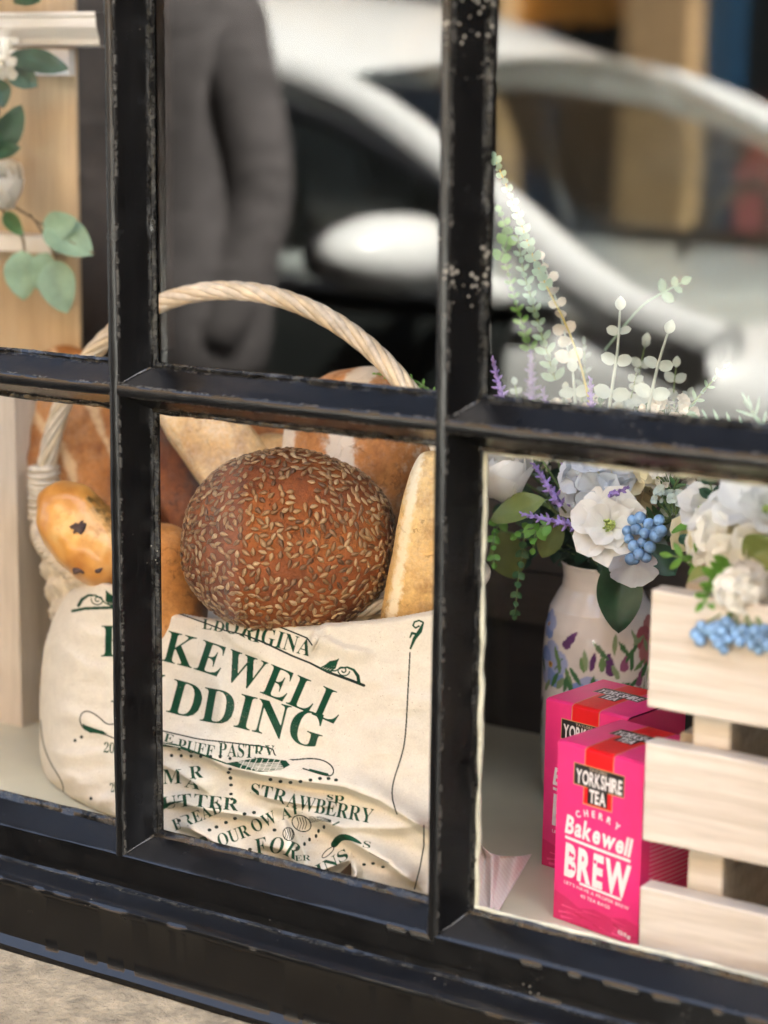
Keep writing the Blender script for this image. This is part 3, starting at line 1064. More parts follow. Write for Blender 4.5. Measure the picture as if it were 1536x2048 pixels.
# ================================================================== printed tea towel
INK = srgb(18, 62, 42)
LINE = srgb(26, 40, 36)
CREAM = (0.625, 0.59, 0.49, 1)
cv = Canvas(60, 1140, 944, 1862, 1.25, CREAM)
T = lambda txt, path, cap, col=INK, gap=.07, shear=0: cv.text(serif, txt, path, cap, col, gap, shear)
T('BA', [(202, 1313), (260, 1314), (316, 1318)], 62)
T('KEWELL', [(322, 1321), (349, 1326), (404, 1343), (476, 1368), (537, 1392), (592, 1415), (670, 1449)], 62)
T('PU', [(222, 1404), (300, 1412), (320, 1417)], 68)
T('DDING', [(331, 1423), (393, 1440), (471, 1454), (520, 1467), (570, 1479), (637, 1499)], 68)
# banner THE OLD ORIGINAL
T('LD', [(404, 1258), (424, 1260), (446, 1266)], 21)
T('ORIGINAL', [(449, 1266), (475, 1268), (497, 1281), (540, 1291), (585, 1304), (618, 1313), (642, 1324)], 33)
cv.poly([(622, 1240), (660, 1240), (660, 1345), (616, 1318), (620, 1290)], CREAM)
cv.line([(325, 1222), (352, 1225), (380, 1235), (450, 1261), (490, 1270), (530, 1286), (585, 1312), (620, 1326), (655, 1344), (700, 1360), (728, 1371)], [3, 3, 3, 3, 3, 4, 4, 4, 5, 6, 6], LINE)
cv.line([(478, 1238), (500, 1237), (530, 1243), (570, 1258), (614, 1276), (620, 1284), (624, 1290)], 3.2, LINE)
cv.line([(145, 1222), (170, 1217), (228, 1215)], 6, INK)


def scroll(ox_, oy, sx, rot):
    c, n = math.cos(rot), math.sin(rot)
    f = lambda pts: [(ox_ + (x * c - y * n) * sx, oy + x * n + y * c) for x, y in pts]
    cv.line(f([(-42, 16), (-36, 4), (-24, -5), (-10, -6), (2, 0), (10, 8), (22, 13), (40, 14)]), [7, 7, 5, 4, 3, 3, 3, 2], INK)
    th = np.linspace(0.6, 9.6, 32)
    cv.line(f([(-4 + (1.6 + 1.25 * t) * math.cos(t), 3 + (1.4 + 1.05 * t) * math.sin(t)) for t in th]), 2.6, INK)
    for k in range(5):
        cv.line(f([(42 - k * 5, 14), (31 - k * 4.5, 3), (26 - k * 3.2, -5 - k), (16 - k * 1.2, -12 - 1.2 * k)]), [2, 4, 4, 1.5], INK)


scroll(200, 1197, 1, 0.05)
scroll(683, 1337, -1, -0.32)
# borders
cv.line([(845, 1244), (838, 1241), (829, 1244), (826, 1251), (831, 1256), (838, 1252)], 3.5, INK)
cv.line([(847, 1245), (840, 1262), (829, 1277), (821, 1297)], [3, 9, 7, 4], INK)
cv.line([(832, 1268), (824, 1266), (820, 1275)], [5, 5, 3], INK)
cv.line(chaikin([(820, 1305, 0), (816, 1380, 0), (811, 1480, 0), (801, 1520, 0), (787, 1560, 0), (783, 1590, 0), (790, 1618, 0), (794, 1628, 0)]), 3, LINE)
cv.line([(848, 1651), (848, 1690), (840, 1735), (829, 1778)], 3, LINE)
cv.line([(828, 1786), (823, 1806)], 4, LINE)
cv.line(chaikin([(80, 1440, 0), (86, 1490, 0), (100, 1525, 0), (118, 1553, 0), (127, 1572, 0), (126, 1592, 0), (140, 1612, 0), (172, 1637, 0), (182, 1640, 0)]), 2.4, LINE)
# rolling pin with its words
cv.line(chaikin([(232, 1447, 0), (214, 1450, 0), (196, 1432, 0), (176, 1421, 0), (162, 1426, 0), (159, 1444, 0), (170, 1462, 0), (205, 1467, 0), (232, 1478, 0)]), 2.6, LINE)
cv.poly([(164, 1447), (200, 1458), (215, 1468), (180, 1466), (168, 1458)], INK)
cv.line([(170, 1449), (202, 1460)], 2, CREAM)
cv.line(chaikin([(322, 1461, 0), (370, 1472, 0), (400, 1479, 0), (450, 1484, 0), (500, 1490, 0), (546, 1496, 0), (548, 1508, 0), (556, 1516, 0), (578, 1521, 0), (622, 1516, 0), (650, 1521, 0), (667, 1535, 0), (667, 1549, 0), (655, 1553, 0), (606, 1537, 0)]), 2.8, LINE)
cv.line([(655, 1549), (620, 1540)], 5, INK)
T('PURE', [(262, 1474), (326, 1482), (345, 1487)], 17)
T('PUFF', [(353, 1500), (390, 1507), (426, 1514)], 23)
T('PASTRY', [(436, 1512), (470, 1514), (505, 1516), (548, 1518)], 27)
cv.poly([(330, 1500), (360, 1502), (400, 1512), (430, 1524), (430, 1516), (420, 1516), (330, 1497)], CREAM)
cv.line([(322, 1489), (350, 1491), (400, 1508), (455, 1528)], [9, 7, 4, 3], INK)
cv.line([(322, 1487), (360, 1494)], 1.8, CREAM)
cv.poly([(505, 1507), (560, 1512), (590, 1523), (556, 1523), (515, 1519)], CREAM)
cv.poly([(449, 1527), (520, 1515), (572, 1521), (580, 1530), (560, 1541), (520, 1544), (480, 1537)], INK)
for k in range(6):
    y = 1524 + k * 3.6
    cv.line([(470 + k * 8, y - 2), (512, y + 3 - k), (560 + k * 2, y + 1 - k * .4)], 1.5, CREAM)
for k in range(7):
    cv.line([(490 + k * 12, 1518), (478 + k * 12, 1541)], 1.4, CREAM)
for k in range(7):
    cv.dot((343 + k * 19.5, 1511 + .5 * k + (3 if k == 6 else 0)), 3.6 - .2 * max(0, k - 4), LINE)
for i, (x, y) in enumerate([(460, 1538), (457, 1545), (461, 1556), (462, 1570), (462, 1588), (464, 1598)]):
    cv.dot((x, y), 4, LINE, 3 + (i == 2) * 1)
for (x, y) in [(541, 1559), (561, 1563), (581, 1565), (601, 1563), (621, 1560), (640, 1557), (657, 1557), (672, 1560)]:
    cv.dot((x, y), 4.2, LINE, 3.4)
for (x, y) in [(150, 1481), (163, 1474), (182, 1597)]:
    cv.dot((x, y), 3.4, LINE)
# recipe words caught between the folds
T('200', [(207, 1505), (240, 1507)], 20)
T('M', [(326, 1568), (363, 1567)], 29); T('A', [(368, 1574), (399, 1580)], 26)
cv.poly([(352, 1538), (420, 1590), (398, 1566), (378, 1548)], CREAM)
T('R', [(380, 1558), (407, 1555)], 25)
T('BUTTER', [(296, 1625), (345, 1616), (384, 1612), (418, 1616), (476, 1622)], 25)
cv.line([(322, 1617), (340, 1607), (365, 1602)], [10, 6, 2], INK); cv.line([(328, 1620), (352, 1606)], 1.5, CREAM)
cv.poly([(330, 1618), (380, 1612), (430, 1617), (480, 1623), (480, 1640), (330, 1640)], CREAM)
T('BREAD', [(350, 1662), (388, 1647), (405, 1641), (424, 1632), (446, 1624)], 23)
cv.poly([(355, 1636), (372, 1631), (376, 1650), (364, 1662)], CREAM)
T('200', [(222, 1585), (246, 1581)], 18)
for (x, y) in [(358, 1641), (419, 1660), (433, 1654), (452, 1645), (470, 1637), (489, 1628), (508, 1625), (549, 1660), (441, 1695), (500, 1699), (595, 1697)]:
    cv.dot((x, y), 4.2, LINE, 3.5)
T('OUR OW', [(440, 1694), (462, 1686), (500, 1672), (518, 1661), (556, 1643)], 25)
T('FOR', [(513, 1711), (540, 1704), (560, 1706), (590, 1720)], 32, shear=.15)
T('STR', [(499, 1594), (532, 1599), (569, 1609)], 28)
cv.poly([(490, 1583), (562, 1603), (568, 1614), (490, 1604)], CREAM)
T('AWBERRY', [(571, 1613), (606, 1621), (648, 1629), (690, 1637), (743, 1647)], 29, gap=.03)
T('sp', [(653, 1599), (688, 1602)], 15)
T('AL', [(564, 1640), (586, 1634), (606, 1631)], 22)
cv.poly([(588, 1630), (606, 1625), (612, 1634), (590, 1638)], CREAM)
cv.line([(666, 1650), (678, 1644)], 3, INK)
for (cx_, cy_, rx, ry, an) in ((603, 1647, 20, 15, .5), (577, 1668, 11, 13, -.2)):
    q = lambda t, k=1.0: (cx_ + rx * k * math.cos(t) * math.cos(an) - ry * k * math.sin(t) * math.sin(an), cy_ + rx * k * math.cos(t) * math.sin(an) + ry * k * math.sin(t) * math.cos(an))
    cv.line([q(t) for t in np.linspace(0, 2 * math.pi, 26)], 2.2, LINE)
    for k in (-.6, -.25, .1, .45):
        cv.line([(cx_ + k * ry, cy_ - ry * .8), (cx_ + (k + .25) * ry, cy_), (cx_ + k * ry, cy_ + ry * .75)], 1.7, LINE)
for k in range(6):
    cv.line([(618, 1634 + k * 2.4), (640, 1633 + k * 1.7), (662, 1640 + k)], 1.0, LINE)
for (x, y) in [(594, 1697), (609, 1688), (619, 1679), (632, 1672), (648, 1654), (637, 1662)]:
    cv.dot((x, y), 3, LINE, 4.2)
cv.line(chaikin([(668, 1689, 0), (680, 1674, 0), (700, 1675, 0), (722, 1687, 0)]), [13, 15, 13, 8, 3], INK)
cv.line(chaikin([(667, 1692, 0), (650, 1702, 0), (642, 1716, 0), (652, 1715, 0), (668, 1700, 0), (667, 1692, 0)]), 2, LINE)
T('S', [(725, 1694), (740, 1697)], 13)
cv.line([(738, 1705), (756, 1715), (778, 1726)], 1.2, LINE)
T('ER', [(590, 1722), (606, 1721), (621, 1721)], 11)
T('PINS', [(610, 1764), (640, 1750), (672, 1732), (698, 1716)], 21, shear=.1)
for (x, y) in [(728, 1729), (746, 1727), (766, 1734), (760, 1781), (740, 1785), (812, 1800)]:
    cv.dot((x, y), 4, LINE, 3)
cv.line(chaikin([(398, 1682, 0), (408, 1676, 0), (412, 1688, 0), (424, 1698, 0), (422, 1712, 0)]), [8, 11, 12, 9, 7], INK)
cv.line([(430, 1700), (470, 1712)], 1, LINE)
ink = cv.cols()

gx = 60 + 1.25 * np.arange(cv.w)
gy = 1140 + 1.25 * np.arange(cv.h)
GX, GY = np.meshgrid(gx, gy)
left_e = np.interp(GY, [1140, 1165, 1182, 1200, 1240, 1290, 1340, 1400, 1500, 1560, 1595, 1625, 1650, 1700, 1862], [185, 160, 138, 124, 104, 88, 82, 78, 78, 88, 112, 158, 222, 330, 600])
top_e = np.interp(GX, [60, 150, 175, 205, 232, 325, 400, 450, 480, 500, 530, 575, 610, 640, 650, 680, 740, 800, 865, 944], [1240, 1172, 1163, 1160, 1170, 1219, 1233, 1238, 1233, 1230, 1239, 1246, 1250, 1250, 1245, 1244, 1239, 1232, 1220, 1208])
tt = np.clip((GY - 1180) / 540, 0, 1.4)
Yc = 0.098 - 0.060 * tt ** 1.15
Yc += 0.010 * np.sin(np.clip((GX - 80) / 780, 0, 1) * math.pi) * -1 + 0.006
dl = np.clip((GX - left_e) / 75, 0, 1)
Yc += np.interp(GY, [1140, 1260, 1400, 1862], [.028, .034, .06, .06]) * (1 - np.sqrt(1 - (1 - dl) ** 2 * 0.998))
dt = np.clip((GY - top_e) / 13, 0, 1)
Yc += 0.012 * (1 - np.sqrt(1 - (1 - dt) ** 2 * 0.998))


def fold(pts, amp, w_up, w_dn, taper=50):
    """a crease along a polyline: it rises towards the glass, gently above and sharply below (or the reverse)"""
    best = np.full(GX.shape, 1e9)
    side = np.zeros(GX.shape)
    pos = np.zeros(GX.shape)
    L = 0.0
    for (ax, ay), (bx, by) in zip(pts[:-1], pts[1:]):
        dx, dy = bx - ax, by - ay
        l2 = dx * dx + dy * dy
        t = np.clip(((GX - ax) * dx + (GY - ay) * dy) / l2, 0, 1)
        d = np.hypot(GX - ax - t * dx, GY - ay - t * dy)
        sg = (GX - ax) * dy - (GY - ay) * dx
        k = d < best
        best[k] = d[k]; side[k] = sg[k]; pos[k] = L + t[k] * math.sqrt(l2)
        L += math.sqrt(l2)
    wdt = np.where(side > 0, w_up, w_dn)
    tp = np.clip(np.minimum(pos, L - pos) / taper, 0, 1)
    tp = tp * tp * (3 - 2 * tp)
    return -1.2 * amp * np.exp(-(best / wdt) ** 2 * (0.9)) * tp


FOLDS = [
    ([(420, 1236), (480, 1290), (560, 1330)], .0022, 16, 9), ([(640, 1246), (628, 1268), (617, 1300), (632, 1330)], .0055, 14, 5), ([(655, 1250), (640, 1275), (690, 1300), (760, 1310)], .004, 9, 20),
    ([(480, 1232), (500, 1250), (510, 1275)], .003, 8, 12), ([(590, 1320), (700, 1360), (800, 1370)], .0022, 14, 24),
    ([(110, 1290), (170, 1330), (235, 1345)], .0025, 10, 26), ([(85, 1410), (150, 1430), (240, 1480)], .003, 14, 24), ([(82, 1500), (140, 1512), (240, 1500)], .0035, 9, 22), ([(95, 1540), (160, 1560), (240, 1545)], .003, 12, 26),
    ([(130, 1240), (180, 1270), (240, 1275)], .002, 10, 22), ([(150, 1610), (200, 1600), (245, 1610)], .003, 12, 16), ([(190, 1640), (205, 1600), (240, 1585)], .003, 9, 16),
    ([(300, 1478), (360, 1497), (410, 1512), (460, 1538), (520, 1550)], .0075, 26, 6), ([(440, 1528), (520, 1548), (600, 1560), (690, 1573), (760, 1600), (850, 1655), (900, 1700)], .0085, 32, 8),
    ([(310, 1520), (345, 1538), (385, 1562), (430, 1592)], .0065, 22, 6), ([(470, 1560), (455, 1590), (470, 1615)], .003, 10, 10),
    ([(480, 1575), (540, 1596), (610, 1608), (690, 1613)], .0055, 16, 6), ([(500, 1600), (600, 1622), (680, 1648), (780, 1655), (870, 1645)], .006, 22, 14),
    ([(310, 1606), (360, 1604), (420, 1620), (490, 1630), (560, 1640)], .0075, 14, 7), ([(560, 1625), (572, 1660), (590, 1700), (605, 1735)], .009, 8, 22),
    ([(340, 1648), (380, 1656), (440, 1690), (480, 1715)], .009, 22, 6), ([(590, 1628), (640, 1640), (700, 1680), (780, 1727), (850, 1780)], .0085, 24, 9),
    ([(505, 1700), (530, 1690), (565, 1700), (590, 1730), (605, 1760)], .007, 16, 5), ([(610, 1770), (650, 1738), (700, 1718), (715, 1718)], .009, 15, 6),
    ([(700, 1715), (712, 1745), (708, 1790)], .012, 8, 5), ([(375, 1650), (390, 1680), (400, 1710)], .006, 8, 6), ([(330, 1660), (350, 1672), (345, 1690)], .004, 8, 8),
    ([(650, 1560), (740, 1500), (830, 1480)], .0022, 30, 40), ([(720, 1400), (790, 1390), (900, 1410)], .002, 12, 30), ([(700, 1470), (770, 1450), (870, 1470)], .0024, 12, 26), ([(800, 1640), (860, 1690), (910, 1700)], .004, 16, 16),
    ([(430, 1330), (445, 1400), (430, 1470)], .0022, 14, 10), ([(740, 1740), (800, 1755), (880, 1800)], .004, 18, 16), ([(330, 1270), (420, 1330), (430, 1420)], .0018, 26, 18), ([(560, 1440), (660, 1470), (740, 1550)], .002, 30, 22),
]
for i_, f_ in enumerate(FOLDS):
    Yc += fold(*f_) * (1.7 if 12 <= i_ <= 26 else 1.15)
nz = np.array([[mnoise.noise((x / 60, y / 34, 3.0)) + .5 * mnoise.noise((x / 24, y / 15, 7.0)) for x in gx[::6]] for y in gy[::6]])
xi, yi = np.arange(cv.w) / 6, np.arange(cv.h) / 6
nz = np.array([np.interp(xi, np.arange(nz.shape[1]), row) for row in nz])
nz = np.array([np.interp(yi, np.arange(nz.shape[0]), nz[:, k]) for k in range(nz.shape[1])]).T
Yc += nz * 0.0013 * np.clip(0.5 + tt, 0, 1.5)
Yc = np.maximum(Yc, 0.007)
D = _f + ((GX - 768) / F_PX)[..., None] * _ix - ((GY - 1024) / F_PX)[..., None] * _iu
PW = CAM_LOC + D * ((Yc - CAM_LOC[1]) / D[..., 1])[..., None]
ok = (GX >= left_e) & (GY >= top_e) & (PW[..., 2] > 0.7506)


def inpoly(poly):
    ins = np.zeros(GX.shape, bool)
    for (ax, ay), (bx, by) in zip(poly, poly[1:] + poly[:1]):
        if ay != by:
            ins ^= ((ay <= GY) != (by <= GY)) & (GX < (bx - ax) * (GY - ay) / (by - ay) + ax)
    return ins


for hole in ([(505, 1728), (525, 1718), (545, 1714), (556, 1718), (570, 1730), (585, 1752), (560, 1760), (500, 1745)], [(660, 1764), (685, 1742), (702, 1726), (701, 1790), (650, 1782)]):
    ok &= ~inpoly(hole)
idx = -np.ones(GX.shape, int)
fm = ok[:-1, :-1] & ok[1:, :-1] & ok[:-1, 1:] & ok[1:, 1:]
used = np.zeros(GX.shape, bool)
used[:-1, :-1] |= fm; used[1:, :-1] |= fm; used[:-1, 1:] |= fm; used[1:, 1:] |= fm
idx[used] = np.arange(used.sum())
faces = np.stack([idx[:-1, :-1][fm], idx[1:, :-1][fm], idx[1:, 1:][fm], idx[:-1, 1:][fm]], 1)
me = bpy.data.meshes.new('tea_towel')
me.from_pydata(PW[used].tolist(), [], faces.tolist())
me.polygons.foreach_set('use_smooth', [True] * len(me.polygons))
M['towel'] = printed('printed_canvas', 0.9, weave=True)
me.materials.append(M['towel'])
towel = bpy.data.objects.new('tea_towel', me)
COL.objects.link(towel)
color_attr(towel, 'ink', ink[used])
tag(towel, 'cream cotton tea towel printed with dark green lettering, draped over the basket front', 'tea towel')

# ================================================================== wicker basket
BX, BY = -0.19, 0.212
M['wicker'] = plain('whitewashed_willow', (0.55, 0.49, 0.38, 1), 0.55, 0.28, 70, 0.4, 250, 0.001)
M['wicker_tan'] = plain('bare_willow', (0.5, 0.36, 0.19, 1), 0.5, 0.3, 60, 0.3, 250, 0.001)
bk = thing('wicker_basket', 'whitewashed wicker basket with a twisted hoop handle, full of loaves', 'basket', (BX, BY, 0.75))


def bell(z):       # half axes at height z
    k = (z - 0.75) / 0.205
    return 0.185 + 0.042 * k, 0.078 + 0.024 * k


def rimz(a):       # the rim dips along the front and rises at the handle
    return 0.902 + .052 * abs(math.cos(a)) ** 1.2 + .02 * max(0, math.sin(a))


m = MB()
NT_, ROWS = 300, 19
pts = []
nz_ = ROWS * 6
for i in range(NT_):
    a = 2 * math.pi * i / NT_
    for j in range(nz_):
        z = 0.752 + (rimz(a) - .755) * j / (nz_ - 1)
        row = j // 6
        q = (j % 6) / 6 * math.pi
        wv = math.cos(a * 26 + math.pi * row)
        d = 0.0036 * wv * math.sin(q + .2) + 0.0016 * math.sin(q) + .001 * mnoise.noise((a * 9, z * 60, 1))
        ea, eb = bell(z)
        pts.append((BX + (ea + d) * math.cos(a), BY + (eb + d) * math.sin(a), z + .0012 * math.sin(a * 26)))
m.grid(pts, NT_, nz_, closed_u=True)
m.build('woven_body', M['wicker'], bk)
m = MB()
for k in range(5):
    pts, n = [], 240
    for i in range(n + 1):
        a = 2 * math.pi * i / n
        ph = a * 22 + k * 2 * math.pi / 5
        ea, eb = bell(0.955)
        zz = rimz(a)
        pts.append((BX + (ea + .004 * math.cos(ph)) * math.cos(a), BY + (eb + .004 * math.cos(ph)) * math.sin(a), zz + .004 * math.sin(ph)))
    m.tube(pts, .0030, 6, cap=False)
m.build('rim', M['wicker'], bk)
# hoop handle
hl, hr, top = P(88, 985, 0.205), P(932, 900, 0.205), P(545, 586, 0.205)
cxh, hw, z0h, hh = (hl.x + hr.x) / 2, (hr.x - hl.x) / 2, 0.955, top.z - 0.955
path = []
n = 200
for i in range(n + 1):
    a = math.pi * i / n
    path.append(Vector((cxh - hw * math.cos(a), 0.205, z0h + hh * math.sin(a) ** 0.92)))
for grp, mat in ((range(0, 7, 2), 'wicker'), (range(1, 7, 2), 'wicker_tan')):
    m = MB()
    for k in grp:
        pts = []
        for i, p in enumerate(path):
            t = (path[min(i + 1, n)] - path[max(i - 1, 0)]).normalized()
            nn = Vector((0, 1, 0)); bb = t.cross(nn)
            ph = i / n * 34 + k * 2 * math.pi / 7
            rr = .0060 * (1 - .15 * math.sin(math.pi * i / n))
            pts.append(p + nn * (rr * math.cos(ph)) + bb * (rr * math.sin(ph)))
        m.tube(pts, [.0033 + .0004 * math.sin(i * .21 + k) for i in range(n + 1)], 7)
    m.tube(path, .0045, 6)
    m.build('handle', M['wicker'] if mat == 'wicker' else plain('handle_willow', (0.56, 0.47, 0.32, 1), .5, .25, 60, .3, 250), bk)
for s, base in ((-1, path[0]), (1, path[-1])):
    m = MB()
    for k in range(9):
        zc = base.z + .002 + k * .0056
        pts = [base + Vector(((.0125 + .0006 * math.sin(k * 3)) * math.cos(a), .0125 * math.sin(a), zc - base.z + .001 * math.sin(a + k))) for a in np.linspace(0, 2 * math.pi, 20)]
        m.tube(pts, .0031, 6, cap=False)
    m.build('binding', M['wicker'], bk)
pts = [Vector((BX + (bell(.955)[0] + .012) * math.cos(a), BY + (bell(.955)[1] + .012) * math.sin(a), .945 + .028 * math.cos(a * 2) ** 2)) for a in np.linspace(math.pi * .78, math.pi * 1.35, 30)]
# straw packing lies low in the basket, under the loaves
m = MB(); m.ball((BX, BY, .83), (.188, .092, .065), 24, 9)
st_ = m.build('packing_paper', plain('cream_paper', (.5, .45, .36, 1), .9, .15, 30, .5, 60, .006)); tag(st_, 'crumpled cream paper packed under the loaves in the basket', 'paper')


# ================================================================== loaves
def loaf(name, label, cat, c, ax, r, mat, exps=(1, 1), nu=90, nv=60, lump=0.004, lscale=18, shape=None, band=None, seed=0, parent=None):
    """c centre; ax three unit axes; r three half sizes; superellipse exponents"""
    mb = MB()
    pts, bd = [], []
    e1, e2 = exps
    sp = lambda v_, e: math.copysign(abs(v_) ** e, v_)
    for i in range(nu):
        a = 2 * math.pi * i / nu
        for j in range(nv):
            b = math.pi * (j + .02) / (nv - 1 + .04) - math.pi / 2
            x, y, z = sp(math.cos(a), e2) * sp(math.cos(b), e1), sp(math.sin(a), e2) * sp(math.cos(b), e1), sp(math.sin(b), e1)
            if shape:
                x, y, z = shape(x, y, z)
            p = c + ax[0] * (x * r[0]) + ax[1] * (y * r[1]) + ax[2] * (z * r[2])
            nrm = (p - c).normalized()
            q = Vector(p) * lscale + Vector((seed, seed * 2, 0))
            p = p + nrm * (lump * mnoise.noise(q) + lump * .4 * mnoise.noise(q * 3.1))
            pts.append(p)
            bd.append(band(x, y, z) if band else 0.0)
    mb.grid(pts, nu, nv, closed_u=True, band=bd)
    o = mb.build(name, mat, parent)
    if label:
        tag(o, label, cat)
    return o


def frame_px(p0, p1, Y, lean=0.0):
    """axes with the first along photo direction p0->p1 in the plane y=Y, the third towards the camera"""
    a = (P(*p1, Y) - P(*p0, Y)).normalized()
    t = (Vector(CAM_LOC) - P(*p0, Y)).normalized()
    t = (t + Vector((0, 0, lean))).normalized()
    n3 = (t - a * t.dot(a)).normalized()
    return (a, n3.cross(a).normalized(), n3)


# seeded round loaf
c0 = P(577, 1084, 0.128)
t3 = (Vector((0.42, -0.86, 0.30))).normalized()
a1 = (Vector((0.9, 0.43, 0.02)) - t3 * Vector((0.9, 0.43, 0.02)).dot(t3)).normalized()
a2 = t3.cross(a1).normalized()
M['rye'] = bread('dark_seeded_crust', [(0.25, (0.12, 0.03, 0.007)), (0.5, (0.25, 0.07, 0.013)), (0.72, (0.38, 0.13, 0.026))], bscale=240, bump=0.8, nscale=22, rough=0.48)
boule = thing('seeded_loaf', 'round dark brown loaf covered with sunflower seeds, at the centre of the basket', 'bread', c0)
RB = (0.0865, 0.0745, 0.060)
flat_ = lambda x, y, z: (x, y * (1.0 if y > 0 else 1.0), z)
crust = loaf('crust', None, None, c0, (a1, a2, t3), RB, M['rye'], (0.88, 0.96), 110, 80, .0028, 16, parent=boule, seed=3)
t = NT('sunflower_seed')
t.base(t.mix(.45, t.ramp(t.attr('tone').outputs['Fac'], [(0, (.12, .055, .022)), (.35, (.24, .13, .052)), (.75, (.34, .205, .092)), (1, (.46, .32, .17))]), t.ramp(t.noise(t.coord(), 420, 3), [(.35, (.5, .45, .4)), (.65, (1.15, 1.15, 1.15))]), 'MULTIPLY'))
t.rough(.36); t.bump(t.noise(t.coord(), 500, 3), .3, .0005)
M['seed'] = t.m
m = MB()
cells = {}
tries = 0
made = 0
rs = random.Random(11)
while made < 1250 and tries < 30000:
    tries += 1
    zz = rs.uniform(-0.45, 1)
    a = rs.uniform(0, 2 * math.pi)
    rr = math.sqrt(1 - zz * zz)
    x, y, z = rr * math.cos(a), rr * math.sin(a), zz
    if mnoise.noise((x * 2.6, y * 2.6, z * 2.6 + 5)) < -.38 - .3 * rs.random() + (0.14 if y < -.3 else 0):
        continue
    sp = lambda v_, e: math.copysign(abs(v_) ** e, v_)
    b = math.asin(z); aa = math.atan2(y, x)
    q = (sp(math.cos(aa), .96) * math.cos(b) ** .88, sp(math.sin(aa), .96) * math.cos(b) ** .88, sp(z, .88))
    p = c0 + a1 * (q[0] * RB[0]) + a2 * (q[1] * RB[1]) + t3 * (q[2] * RB[2])
    key = tuple(int(t / .0062) for t in p)
    near = False
    for dx in (-1, 0, 1):
        for dy in (-1, 0, 1):
            for dz in (-1, 0, 1):
                for o_ in cells.get((key[0] + dx, key[1] + dy, key[2] + dz), ()):
                    if (o_ - p).length < rs.uniform(.0040, .0066):
                        near = True
    if near:
        continue
    cells.setdefault(key, []).append(p)
    nrm = (a1 * (q[0] / RB[0]) + a2 * (q[1] / RB[1]) + t3 * (q[2] / RB[2])).normalized()
    qq = Vector(p) * 16 + Vector((3, 6, 0))
    nr0 = (p - c0).normalized()
    p = p + nr0 * (.0028 * mnoise.noise(qq) + .0028 * .4 * mnoise.noise(qq * 3.1))
    tg = nrm.orthogonal().normalized()
    tg = Quaternion(nrm, rs.uniform(0, 6.28)) @ tg
    tg = (tg + nrm * rs.uniform(-.1, .1)).normalized()
    bt = nrm.cross(tg).normalized()
    n2 = tg.cross(bt)
    L, W_, H = rs.uniform(.0032, .0046), rs.uniform(.0019, .0028), rs.uniform(.0009, .0014)
    pts = []
    for i in range(7):
        u = i / 6
        prof_ = (math.sin(math.pi * min(1, u * 1.02)) ** .75) * (1.08 - .55 * u)
        for k in range(6):
            an = 2 * math.pi * k / 6
            pts.append(p + nrm * (H * .75) + tg * ((u - .5) * 2 * L) + bt * (W_ * prof_ * math.cos(an)) + n2 * (H * prof_ * math.sin(an)))
    m.grid(pts, 7, 6, closed_v=True, tone=rs.random())
    made += 1
tag(m.build('seed_topping', M['seed'], boule), kind='stuff')

# floury striped bloomer behind it
ax = frame_px((720, 900), (870, 905), 0.255, .1)
cc = P(722, 905, 0.262)
M['striped'] = bread('striped_floury_crust', [(0.3, (0.36, 0.14, 0.035)), (0.55, (0.5, 0.22, 0.06)), (0.75, (0.6, 0.31, 0.1))], fl_amt=.75, fl_scale=30, bscale=150, bump=.4, attr_col=(0.68, 0.6, 0.47, 1))


def stripes(x, y, z):
    v_ = 0
    for (c_, w_, k) in ((-.76, .27, 1.0), (.24, .22, .95), (1.0, .14, .4)):
        v_ = max(v_, k * math.exp(-((x - c_ + .06 * y) / w_) ** 4 * 1.2))
    return v_


loaf('striped_loaf', 'round golden loaf with white flour stripes, behind the seeded loaf', 'bread', cc, ax, (.068, .073, .058), M['striped'], (0.85, 0.9), 100, 70, .004, 16, band=stripes, seed=5)
# pale floured bar loaf
ax = frame_px((410, 840), (482, 946), 0.225, .1)
M['floury'] = bread('pale_floured_crust', [(0.3, (0.50, 0.27, 0.08)), (0.7, (0.66, 0.46, 0.21))], flour=(.74, .68, .54, 1), fl_amt=.75, fl_scale=18, bscale=110, bump=.4)
loaf('floured_loaf', 'pale floured bar loaf lying slantwise above the seeded loaf', 'bread', P(450, 912, 0.222), ax, (.078, .0325, .030), M['floury'], (0.6, 0.5), 100, 60, .003, 20, seed=9)
# reddish crusty loaf between them
ax = frame_px((500, 850), (600, 850), 0.30, .2)
M['red_crust'] = bread('reddish_crust', [(0.3, (0.28, 0.09, 0.022)), (0.7, (0.46, 0.19, 0.055))], fl_amt=.25, bscale=130, bump=.5)
loaf('crusty_loaf', 'reddish brown crusty loaf, the small piece seen between the floured and striped loaves', 'bread', P(545, 862, 0.315), ax, (.050, .034, .04), M['red_crust'], (.8, .8), 60, 40, .004, 20, seed=2)
ax = frame_px((560, 905), (640, 905), 0.28, .2)
loaf('bread_roll', 'small pale yellow roll tucked behind the seeded loaf', 'bread', P(560, 915, 0.265), ax, (.034, .02, .03), M['floury'], (.9, .9), 50, 34, .002, 20, seed=12)
